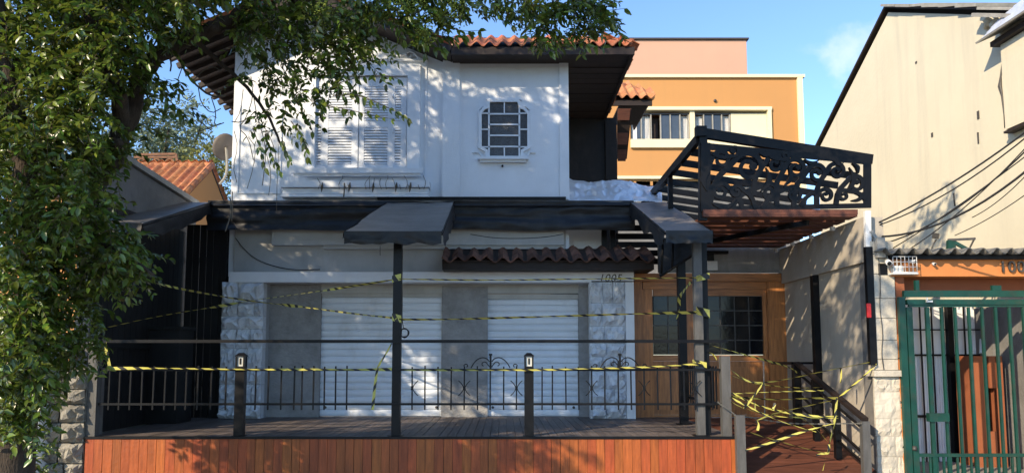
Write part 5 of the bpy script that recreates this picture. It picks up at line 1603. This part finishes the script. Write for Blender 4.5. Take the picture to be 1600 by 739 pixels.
# satellite dish
sd = thing('satellite_dish', 'grey satellite dish on a bent white mast at the side of the white house', 'satellite dish', W(346, 285, 16.0))
dc = W(353, 231, 16.0)
axis = Vector((-.55, .55, .35)).normalized(); a1 = axis.cross(Vector((0, 0, 1))).normalized(); a2 = axis.cross(a1)
bb = MB(); vs, fs = [], []
for j in range(6):
    r_ = .02 + .28 * j / 5
    for i in range(20):
        t = 2 * math.pi * i / 20
        vs.append(dc + (a1 * math.cos(t) * .9 + a2 * math.sin(t)) * r_ + axis * (r_ * r_ * .9))
for j in range(5):
    for i in range(20): fs.append((j * 20 + i, j * 20 + (i + 1) % 20, (j + 1) * 20 + (i + 1) % 20, (j + 1) * 20 + i))
bb.add(vs, fs, True); bb.build('reflector', M['dish'], sd, solid=.012)
bb = MB(); bb.tube(chaikin([dc, W(355, 250, 16.0), W(354, 272, 16.0), W(350, 280, 16.0), W(343, 288, 16.0)], 2), .028, 8); bb.build('mast', M['coping'], sd)
bb = MB(); bb.tube([dc - axis * .05, dc + axis * .4], .012, 5); bb.build('feed_arm', M['dish'], sd)
# ------------------------------------------------------------------ foliage helpers
def unit(a): return a / np.maximum(np.linalg.norm(a, axis=-1, keepdims=True), 1e-9)
LT = np.array([(0, 0, 0), (.28, .17, .05), (.28, 0, -.02), (.28, -.17, .05), (.66, .15, .02), (.66, 0, -.06), (.66, -.15, .02), (1, 0, -.16)])
LF = [(0, 1, 2), (0, 2, 3), (1, 4, 5, 2), (2, 5, 6, 3), (4, 7, 5), (5, 7, 6)]
LT3 = np.array([(0, 0, 0), (.5, .2, .04), (.5, -.2, .04), (1, 0, -.1)])
LF3 = [(0, 1, 3), (0, 3, 2)]
def leaves_mesh(name, P, Dr, Nm, size, m, simple=False, wide=1.0):
    T, Fc = (LT3, LF3) if simple else (LT, LF)
    Dr = unit(Dr); Sd = unit(np.cross(Nm, Dr)); Nm = np.cross(Dr, Sd)
    n, k = len(P), len(T)
    V = (P[:, None, :] + size[:, None, None] * (T[None, :, 0, None] * Dr[:, None, :] + wide * T[None, :, 1, None] * Sd[:, None, :] + T[None, :, 2, None] * Nm[:, None, :])).reshape(-1, 3)
    ls = np.array([i for f in Fc for i in f]); fl = np.array([len(f) for f in Fc])
    loops = (np.arange(n)[:, None] * k + ls[None, :]).reshape(-1)
    tot = np.tile(fl, n); start = np.concatenate([[0], np.cumsum(tot)[:-1]])
    me = bpy.data.meshes.new(name)
    me.vertices.add(len(V)); me.vertices.foreach_set('co', V.astype(np.float32).ravel())
    me.loops.add(len(loops)); me.loops.foreach_set('vertex_index', loops.astype(np.int32))
    me.polygons.add(len(tot)); me.polygons.foreach_set('loop_start', start.astype(np.int32)); me.polygons.foreach_set('loop_total', tot.astype(np.int32))
    me.polygons.foreach_set('use_smooth', np.ones(len(tot), bool))
    me.materials.append(m); me.update(calc_edges=True); me.validate()
    return me
def sprays(st, dr, ln, K, droop=.35, jit=.35):
    """K leaf pairs along each drooping twig: leaf positions, directions, normals, twig points"""
    S_ = len(st)
    t = (np.arange(K) + 1.0) / K
    p = st[:, None, :] + dr[:, None, :] * (ln[:, None] * t[None, :])[..., None]
    p[..., 2] -= droop * ln[:, None] * t[None, :] ** 2
    tw = dr[:, None, :] - np.array([0, 0, 1.0]) * (2 * droop * t)[None, :, None]
    tw = unit(tw)
    up = np.array([0, 0, 1.0]) + nrg.normal(0, .35, (S_, 1, 3))
    sd = unit(np.cross(tw, np.broadcast_to(up, tw.shape)))
    outP, outD, outN = [], [], []
    for s in (-1, 1):
        d = tw * .6 + s * sd * .85 + np.array([0, 0, -.22]) + nrg.normal(0, jit, tw.shape)
        nn = np.array([0, 0, .8]) + np.array([-.25, -.35, 0]) + nrg.normal(0, .5, tw.shape)
        outP.append(p + tw * nrg.uniform(-.012, .012, (S_, K, 1))); outD.append(d); outN.append(nn)
    P = np.stack(outP, 2).reshape(-1, 3); Dd = np.stack(outD, 2).reshape(-1, 3); Nn = np.stack(outN, 2).reshape(-1, 3)
    return P, Dd, Nn, p
def twig_mesh(name, st, p, m, r=.004):
    """thin three-sided twigs through start and spray points"""
    S_, K = p.shape[:2]
    idx = [K // 2, K - 1]
    Q = np.stack([st] + [p[:, i] for i in idx], 1)
    off = np.array([(r, 0, 0), (-r * .5, r * .8, 0), (-r * .5, -r * .8, r * .5)])
    V = (Q[:, :, None, :] + off[None, None] * np.array([1, .8, .4])[None, :, None, None]).reshape(-1, 3)
    f = []
    for a in range(2):
        for k in range(3): f.append((a * 3 + k, a * 3 + (k + 1) % 3, a * 3 + 3 + (k + 1) % 3, a * 3 + 3 + k))
    f = np.array(f)
    loops = (np.arange(S_)[:, None, None] * 9 + f[None]).reshape(-1)
    me = bpy.data.meshes.new(name)
    me.vertices.add(len(V)); me.vertices.foreach_set('co', V.astype(np.float32).ravel())
    me.loops.add(len(loops)); me.loops.foreach_set('vertex_index', loops.astype(np.int32))
    nf = S_ * len(f)
    me.polygons.add(nf); me.polygons.foreach_set('loop_start', (np.arange(nf) * 4).astype(np.int32)); me.polygons.foreach_set('loop_total', np.full(nf, 4, np.int32))
    me.materials.append(m); me.update(calc_edges=True)
    return me

# ------------------------------------------------------------------ the big street tree
TY = 8.2
base = W(22, 739, TY); base.z = 0
tree = thing('street_tree', 'large leafy street tree overhanging the house from the left with drooping sprays', 'tree', base)
def tp(px, py, dY=0): return W(px, py, TY + dY)
trunk_pts = [Vector((tp(18, 700).x, TY, -.1)), tp(22, 690), tp(30, 600), tp(42, 510), tp(62, 430), tp(96, 365), tp(132, 312), tp(158, 268)]
b = MB()
b.tube(chaikin(trunk_pts, 1), [k_ * .78 for k_ in (.34, .30, .28, .27, .265, .26, .25, .24, .22, .20, .19, .18, .17, .165, .16, .155)][:len(chaikin(trunk_pts, 1))], 14)
for q_, r_ in (((46, 455), .10), ((118, 335), .09), ((180, 232), .08), ((90, 400), .08)):
    p = tp(*q_, -.12); b.tube([p, p + Vector((.07, -.10, .03)), p + Vector((.1, -.15, .05))], [r_, r_ * .9, r_ * .3], 8)
b.build('trunk', M['bark'], tree)
def branch(pts, r0, r1, name='branch'):
    P = chaikin(pts, 2); n_ = len(P)
    b = MB(); b.tube([p + Vector((nrg.normal(0, r0 * .12), nrg.normal(0, r0 * .12), nrg.normal(0, r0 * .12))) for p in P], [r0 + (r1 - r0) * i / (n_ - 1) for i in range(n_)], 10)
    return b.build(name, M['bark'], tree)
branch([tp(150, 285), tp(180, 245), tp(200, 190), tp(212, 140), tp(232, 98), tp(275, 68), tp(318, 50), tp(350, 40), tp(385, 15), tp(430, -30), tp(520, -70, .3)], .118, .06)
branch([tp(64, 428), tp(45, 330, -.4), tp(30, 220, -.6), tp(10, 90, -.8), tp(-20, -60, -1)], .15, .07)
branch([tp(196, 200), tp(180, 130, -.4), tp(150, 50, -.7), tp(120, -60, -1)], .10, .05)
branch([tp(430, -28), tp(480, 20, .2), tp(520, 70, .3), tp(560, 110, .3)], .05, .015)
branch([tp(500, -62, .3), tp(620, -50, .2), tp(740, -40), tp(860, -15), tp(930, 10)], .06, .012)
branch([tp(300, 58), tp(340, 95, .3), tp(380, 130, .4), tp(420, 180, .4), tp(440, 230, .4)], .035, .010)
branch([tp(96, 365), tp(150, 380, -.3), tp(200, 400, -.4), tp(240, 430, -.4)], .05, .012)
branch([tp(520, -70, .3), Vector((-2.6, 7.2, 6.6)), Vector((-2.0, 5.8, 7.1)), Vector((-1.2, 4.8, 7.3))], .06, .02)  # this and the next two: unseen boughs added to carry shade clumps
branch([tp(10, 90, -.8), Vector((-6.2, 6.4, 5.0)), Vector((-6.4, 5.4, 4.8)), Vector((-5.6, 4.6, 4.7))], .06, .02)
branch([tp(10, 90, -.8), Vector((-7.2, 6.6, 5.0)), Vector((-8.2, 5.6, 4.8)), Vector((-9.2, 4.8, 4.8))], .06, .02)
branch([tp(-20, -60, -1), tp(-150, -300, -1), tp(-300, -520, -.5)], .12, .05)
branch([tp(520, -70, .3), tp(420, -300, .5), tp(300, -500, .8)], .10, .04)
# dead twigs hanging beside the roof and over the shutters
b = MB()
def dtw(*pts, r=.006, dy=.3): b.tube(chaikin([tp(x, y, dy) for x, y in pts], 1), [r] * len(chaikin([(0, 0, 0)] * len(pts), 1)), 4)
dtw((272, 60), (282, 100), (300, 128), (330, 152), (352, 150), r=.012); dtw((300, 128), (318, 110), (334, 104), (346, 112)); dtw((310, 138), (314, 162), (330, 178), (345, 170))
dtw((285, 105), (276, 130), (290, 160), (306, 150)); dtw((330, 152), (338, 176), (334, 198), (350, 192)); dtw((256, 40), (262, 70), (268, 100), (266, 112), r=.01)
dtw((228, 100), (236, 80), (246, 60), (252, 36), r=.011); dtw((252, 90), (262, 64), (272, 40), (282, 30), r=.010); dtw((206, 96), (214, 84), (230, 50), (234, 30), r=.008)
dtw((312, 205), (328, 200), (345, 193)); dtw((298, 168), (312, 190), (330, 204))
b.build('dead_twig', M['drytwig'], tree)
b = MB()
dtw((392, 120), (396, 150), (385, 185), (372, 200), (388, 215), (396, 250), r=.005); dtw((396, 150), (402, 185), (412, 215), (416, 240), (410, 290), r=.005); dtw((388, 215), (400, 230), (396, 262), (386, 295), r=.004)
dtw((404, 190), (418, 205), (430, 235), (432, 262), r=.004); dtw((380, 140), (376, 175), (366, 192), r=.004); dtw((416, 240), (424, 270), (420, 305), r=.004); dtw((366, 205), (372, 230), (364, 260), (370, 285), r=.004)
dtw((362, 190), (376, 192), (392, 182), r=.006); dtw((430, 200), (436, 230), (433, 280), (432, 330), r=.003)
dtw((360, 310), (361, 335), (356, 350), (352, 362), r=.008); dtw((363, 300), (363, 330), (362, 345), r=.006)
b.build('dead_twig', M['drytwig'], tree)

# crown: clumps of drooping sprays; (px, py, half width, half height, sprays, depth offset, depth half width)
CL = [
 (75, 55, 120, 75, 270, -.3, .9), (165, 60, 50, 70, 110, -.5, .8), (45, 170, 85, 80, 210, -.4, .9), (128, 170, 46, 75, 95, -.7, .6), (60, 280, 85, 75, 190, -.4, .9),
 (40, 380, 65, 70, 110, -.6, .6), (120, 320, 48, 50, 55, -.8, .5), (150, 395, 70, 45, 105, -.2, .7), (200, 418, 38, 32, 42, .1, .5), (110, 450, 60, 40, 60, .1, .5),
 (20, 470, 40, 60, 80, -.7, .4), (30, 560, 40, 70, 110, -.7, .4), (115, 520, 40, 50, 65, .4, .5), (95, 575, 28, 36, 26, .3, .4), (15, 640, 25, 50, 40, -.5, .4),
 (262, 14, 60, 28, 75, -.5, .6), (345, -8, 50, 18, 36, -.4, .5), (160, 5, 90, 30, 80, -.3, .8),
 (425, 30, 62, 45, 85, .2, .6), (520, 45, 62, 55, 110, .2, .5), (400, 65, 40, 40, 34, .3, .5), (475, 85, 55, 48, 62, .3, .5), (550, 85, 30, 50, 36, .2, .4),
 (415, 140, 32, 38, 22, .3, .35), (452, 150, 30, 35, 18, .3, .3), (510, 140, 38, 32, 24, .3, .35), (420, 200, 18, 20, 9, .3, .2), (470, 195, 18, 20, 5, .3, .2), (585, 20, 30, 36, 34, 0, .3),
 (35, 650, 30, 60, 34, -.5, .25), (45, 500, 40, 50, 50, -.5, .3), (205, 130, 26, 34, 22, -.25, .2), (165, 250, 26, 34, 24, -.3, .2), (250, 70, 30, 20, 14, -.25, .2),
]
ST, DR, LNn = [], [], []
for px, py, rx_, ry_, n_, dy, hy in CL:
    for _ in range(int(n_ * (1.3 if px < 300 else .78 if py > 70 else 1.0))):
        a = rng.uniform(0, 2 * math.pi); r_ = math.sqrt(rng.random())
        p = W(px + rx_ * r_ * math.cos(a), py - 14 + ry_ * r_ * math.sin(a), TY + dy + rng.uniform(-hy, hy))
        ST.append(p); d = Vector((rng.gauss(0.1, .6), rng.gauss(-.15, .55), rng.gauss(-.12, .35))).normalized(); DR.append(d); LNn.append(rng.uniform(.16, .34))
st, dr, ln_ = np.array(ST), np.array(DR), np.array(LNn)
P, Dd, Nn, tw = sprays(st, dr, ln_, 6)
sz = nrg.uniform(.05, .122, len(P))
o = put('foliage', leaves_mesh('foliage', P, Dd, Nn, sz, M['leaf'], False, 1.25), tree); o['kind'] = 'stuff'
o = put('twigs', twig_mesh('twigs', st, tw, M['twig']), tree); o['kind'] = 'stuff'
# unseen crown outside the frame, its clumps added and placed to shade the house
SHADE_CL = [  # x, y, z, rx, ry, rz, sprays
 (-7.0, 8.0, 8.0, 3.2, 2.4, 1.6, 1500), (-4.0, 8.3, 8.4, 2.6, 2.2, 1.5, 1100), (-10.0, 8.0, 7.2, 2.4, 2.4, 2.4, 1100), (-6.4, 7.4, 10.0, 3.0, 2.4, 1.3, 900), (-1.4, 8.6, 7.6, 2.0, 1.2, .9, 450),
 (-9.6, 7.0, 9.8, 2.2, 2.2, 1.5, 700), (-6.2, 8.2, 2.3, .75, .6, .8, 200), (-6.0, 4.9, 4.6, 1.6, .8, .5, 130), (-8.7, 5.0, 4.7, 1.3, .9, .6, 220), (.9, 8.3, 7.3, 1.5, .9, .7, 150), (-1.8, 5.0, 7.3, 2.2, 1.2, .9, 420), (-5.2, 5.0, 8.2, 2.4, 1.6, 1.4, 500), (2.6, 8.2, 8.6, .9, .7, .5, 45),  # low, front and right-hand clumps added to shade deck front and side walls
 (-6.0, 8.2, 11.0, 3.0, 2.0, 1.3, 780), (-4.6, 8.2, 6.7, 1.7, 1.2, .7, 500), (-8.2, 5.0, 8.8, 2.2, 1.6, 1.4, 800), (-5.4, 8.0, 9.6, 2.2, 1.6, 1.0, 600),
]
ST, DR, LNn = [], [], []
for x, y, z, a_, b_, c_, n_ in SHADE_CL:
    for _ in range(n_):
        v = Vector((rng.gauss(0, 1), rng.gauss(0, 1), rng.gauss(0, 1))).normalized() * (rng.random() ** .45)
        p = Vector((x + v.x * a_, y + v.y * b_, z + v.z * c_))
        if noise.noise(p * .9) < -.18: continue
        ST.append(p); DR.append(Vector((rng.gauss(0, .7), rng.gauss(0, .7), rng.gauss(-.05, .4))).normalized()); LNn.append(rng.uniform(.3, .5))
st2, dr2, ln2 = np.array(ST), np.array(DR), np.array(LNn)
P, Dd, Nn, tw = sprays(st2, dr2, ln2, 6)
o = put('unseen_shade_foliage', leaves_mesh('unseen_shade_foliage', P, Dd, Nn, nrg.uniform(.12, .19, len(P)), M['leaf'], True), tree); o['kind'] = 'stuff'

# sprays one can pick out against wall and sky: single leaves
leaf_me = leaves_mesh('leaf', np.zeros((1, 3)), np.array([[1.0, 0, 0]]), np.array([[0, 0, 1.0]]), np.ones(1), M['leaf_single'], False, 1.2)
LEAFN = [0]
tw_b = MB()
def leaf(p, d, nrm, s):
    if LEAFN[0] >= 300: return
    LEAFN[0] += 1
    d = Vector(d).normalized(); sd = Vector(nrm).cross(d).normalized(); nm_ = d.cross(sd)
    mt = Matrix(((d.x, sd.x, nm_.x, p.x), (d.y, sd.y, nm_.y, p.y), (d.z, sd.z, nm_.z, p.z), (0, 0, 0, 1))) @ Matrix.Diagonal((s, s, s, 1))
    put('leaf', leaf_me, tree, mt)
def fine_spray(pts, n_, s=.095, dy=-.1):
    Q = chaikin([tp(x, y, dy) for x, y in pts], 2)
    tw_b.tube(Q, [.006 * (1 - .6 * i / (len(Q) - 1)) for i in range(len(Q))], 4)
    L = [0.0]
    for a, c in zip(Q[:-1], Q[1:]): L.append(L[-1] + (c - a).length)
    for k in range(n_):
        t = L[-1] * (.12 + .88 * k / max(1, n_ - 1)); i = max(j for j in range(len(L)) if L[j] <= t + 1e-9); i = min(i, len(Q) - 2)
        p = Q[i].lerp(Q[i + 1], min(1, (t - L[i]) / max(1e-6, L[i + 1] - L[i]))); d = (Q[i + 1] - Q[i]).normalized()
        for s_ in (-1, 1):
            sd = d.cross(Vector((0, 1, .2))).normalized() * s_
            dv = d * .5 + sd * .35 + Vector((rng.gauss(0, .22), rng.gauss(-.25, .35), -.75 + rng.gauss(0, .2)))
            leaf(p, dv, Vector((rng.gauss(-.3, .5), -.8, .5 + rng.gauss(0, .4))), s * rng.uniform(.75, 1.2))
fine_spray([(520, 100), (560, 70), (600, 62), (612, 80)], 7); fine_spray([(540, 110), (575, 95), (605, 92), (622, 96)], 7)
fine_spray([(530, 130), (570, 118), (605, 118), (622, 124)], 7); fine_spray([(520, 150), (560, 148), (600, 165), (638, 185)], 11)
fine_spray([(510, 165), (545, 172), (580, 180), (612, 186)], 8); fine_spray([(455, 190), (470, 210), (478, 228), (480, 245)], 6)
fine_spray([(415, 205), (420, 230), (430, 255), (438, 268)], 8); fine_spray([(440, 215), (446, 235), (452, 250)], 5); fine_spray([(395, 200), (404, 225), (415, 262)], 6)
fine_spray([(640, 20), (660, 50), (690, 62), (735, 52)], 9, .12); fine_spray([(630, 30), (650, 60), (668, 72), (690, 78)], 7, .11); fine_spray([(640, 20), (690, 35), (720, 50), (748, 48)], 7, .12)
fine_spray([(620, 20), (640, 50), (655, 72), (664, 84)], 6, .11); fine_spray([(740, -5), (765, 15), (790, 30), (800, 40)], 6, .11); fine_spray([(760, -10), (800, 5), (840, 12), (868, 8)], 7, .11)
fine_spray([(790, 20), (830, 35), (850, 60), (860, 80)], 7, .11); fine_spray([(840, 40), (870, 58), (900, 68), (940, 74)], 9, .10); fine_spray([(860, 0), (900, 12), (940, 18), (975, 14)], 7, .11)
fine_spray([(880, -10), (910, 25), (930, 45), (955, 40)], 6, .11); fine_spray([(215, 105), (240, 120), (262, 130), (278, 140)], 6, .10); fine_spray([(235, 130), (258, 150), (280, 172), (298, 185)], 7, .11)
o = tw_b.build('spray_twig', M['twig'], tree); o['kind'] = 'stuff'
# denser leaf clumps of the right-hand hanging bough
CL2 = [(660, 40, 50, 40, 42, -.1, .3), (700, 20, 40, 25, 26, -.1, .3), (790, 10, 40, 20, 22, 0, .3), (840, 30, 42, 26, 40, 0, .3), (920, 15, 42, 26, 38, 0, .3), (860, 62, 26, 18, 20, 0, .25), (905, 66, 30, 10, 12, 0, .2), (940, 34, 22, 22, 14, 0, .2),
       (640, 5, 40, 16, 26, 0, .3), (255, 165, 40, 40, 12, .2, .3), (225, 215, 14, 14, 6, .1, .2), (745, -8, 60, 12, 26, 0, .3)]
ST, DR, LNn = [], [], []
for px, py, rx_, ry_, n_, dy, hy in CL2:
    for _ in range(n_):
        a = rng.uniform(0, 2 * math.pi); r_ = math.sqrt(rng.random())
        ST.append(W(px + rx_ * r_ * math.cos(a), py - 10 + ry_ * r_ * math.sin(a), TY + dy + rng.uniform(-hy, hy)))
        DR.append(Vector((rng.gauss(0.2, .6), rng.gauss(-.15, .5), rng.gauss(-.1, .35))).normalized()); LNn.append(rng.uniform(.12, .22))
st3, dr3, ln3 = np.array(ST), np.array(DR), np.array(LNn)
P, Dd, Nn, tw = sprays(st3, dr3, ln3, 5)
o = put('bough_foliage', leaves_mesh('bough_foliage', P, Dd, Nn, nrg.uniform(.075, .125, len(P)), M['leaf']), tree); o['kind'] = 'stuff'
o = put('bough_twigs', twig_mesh('bough_twigs', st3, tw, M['twig']), tree); o['kind'] = 'stuff'
# bud clusters
OCT = np.array([(1, 0, 0), (-1, 0, 0), (0, 1, 0), (0, -1, 0), (0, 0, 1), (0, 0, -1)], float)
OF = [(0, 2, 4), (2, 1, 4), (1, 3, 4), (3, 0, 4), (2, 0, 5), (1, 2, 5), (3, 1, 5), (0, 3, 5)]
def bloom(px, py, rx_, ry_, n_, m, dy=-.25, r=.011):
    b = MB(); c0 = tp(px, py, dy); s = TY / FPX
    for _ in range(n_):
        v = Vector((rng.gauss(0, .48), rng.gauss(0, .5), rng.gauss(0, .48)))
        p = c0 + Vector((v.x * rx_ * s, v.y * rx_ * s, v.z * ry_ * s))
        q = r * rng.uniform(.6, 1.2)
        b.add([tuple(p + Vector(o_) * q) for o_ in OCT], OF, True)
    o = b.build('bud_cluster', m, tree); o['kind'] = 'stuff'
for q in ((612, 14, 22, 22, 260), (640, 8, 26, 16, 200), (712, 12, 24, 24, 300), (664, 50, 18, 20, 180), (500, 16, 16, 22, 150), (248, 14, 14, 16, 120), (690, 28, 16, 12, 90)): bloom(*q, M['bloom'])
for q in ((850, 28, 26, 20, 120), (935, 30, 24, 22, 150), (905, 40, 20, 14, 90), (815, 38, 16, 14, 60)): bloom(*q, M['berry'], -.05, .012)

# ------------------------------------------------------------------ shrub at the bottom left
def leafy(name, label, cat, c, r, n_, size, m, K=5, ln=(.2, .4), simple=True, trunk=None, thr=-.3, nsc=1.0, up=.2):
    t = thing(name, label, cat, (c[0], c[1], 0))
    ST, DR, LNn = [], [], []
    while len(ST) < n_:
        v = Vector((rng.gauss(0, 1), rng.gauss(0, 1), rng.gauss(0, 1))).normalized() * (rng.random() ** .4)
        p = Vector((c[0] + v.x * r[0], c[1] + v.y * r[1], c[2] + v.z * r[2]))
        if noise.noise(p * nsc) < thr: continue
        ST.append(p); DR.append((v * .6 + Vector((rng.gauss(0, .6), rng.gauss(0, .6), rng.gauss(up, .4)))).normalized()); LNn.append(rng.uniform(*ln))
    s_, d_, l_ = np.array(ST), np.array(DR), np.array(LNn)
    P, Dd, Nn, tw = sprays(s_, d_, l_, K)
    o = put('foliage', leaves_mesh('foliage', P, Dd, Nn, nrg.uniform(size * .7, size * 1.3, len(P)), m, simple), t); o['kind'] = 'stuff'
    for tk in (trunk or []):
        b = MB(); b.tube(tk[0], tk[1], 7); b.build('trunk' if tk is trunk[0] else 'branch', M['bark'], t)
    return t
sc_ = W(22, 715, 9.2)
leafy('shrub', 'dark leafy shrub at the bottom left corner below the tree', 'shrub', (sc_.x, 9.2, sc_.z - .05), (.42, .35, .30), 60, .10, M['leaf'], simple=False,
      trunk=[([(sc_.x, 9.2, 0), (sc_.x + .02, 9.2, .3), (sc_.x, 9.2, .6)], [.03, .025, .01])])
# trees far behind on the left
c = W(255, 185, 36)
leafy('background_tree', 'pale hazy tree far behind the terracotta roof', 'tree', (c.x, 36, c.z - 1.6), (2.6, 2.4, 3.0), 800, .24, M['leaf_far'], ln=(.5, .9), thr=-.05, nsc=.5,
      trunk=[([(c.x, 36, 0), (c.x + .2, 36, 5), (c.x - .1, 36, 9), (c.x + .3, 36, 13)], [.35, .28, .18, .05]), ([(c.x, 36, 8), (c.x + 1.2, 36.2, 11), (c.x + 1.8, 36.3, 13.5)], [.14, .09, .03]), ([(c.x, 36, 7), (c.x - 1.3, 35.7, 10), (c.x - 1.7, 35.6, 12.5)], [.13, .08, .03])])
c = W(325, 245, 28)
leafy('bush', 'bright yellow-green bush rising behind the terracotta roof', 'bush', (c.x, 28, c.z - .6), (1.5, 1.3, 1.1), 500, .13, M['leaf_bush'], ln=(.3, .5), thr=-.2, nsc=1.2,
      trunk=[([(c.x, 28, 0), (c.x, 28, 4), (c.x + .1, 28, 7)], [.12, .1, .05])])
c = W(60, 150, 30)
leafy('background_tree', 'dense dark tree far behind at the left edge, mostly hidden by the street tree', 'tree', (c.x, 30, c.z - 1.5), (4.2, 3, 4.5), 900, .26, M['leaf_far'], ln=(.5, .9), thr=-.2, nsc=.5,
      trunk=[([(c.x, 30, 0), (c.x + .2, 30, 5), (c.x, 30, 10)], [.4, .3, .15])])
# withered vine along the flower ledge
vn = thing('withered_vine', 'withered black vine tendrils along the white flower ledge below the shutters', 'vine', W(560, 290, F - .2))
for k, px in enumerate((497, 502, 530, 541, 545, 572, 578, 582, 596, 604, 618, 626, 634, 640, 656, 662)):
    b = MB(); q = [W(px, 296, F - .27), W(px + rng.uniform(-4, 4), 286, F - .29), W(px + rng.uniform(-8, 8), 276, F - .22), W(px + rng.uniform(-10, 10), 270, F - .2)]
    b.tube(chaikin(q, 1)[:rng.choice((3, 5, 6))], .005, 4)
    if k % 3 == 1: b.tube([W(px, 300, F - .28), W(px + 1, 292, F - .29), W(px + 2, 285, F - .29)], [.006, .028, .008], 5)
    b.build('tendril', M['drytwig'], vn)
b = MB(); b.tube([W(538, 286, F - .27), W(538, 300, F - .27), W(537, 308, F - .27)], .012, 4); b.build('tendril', M['drytwig'], vn)
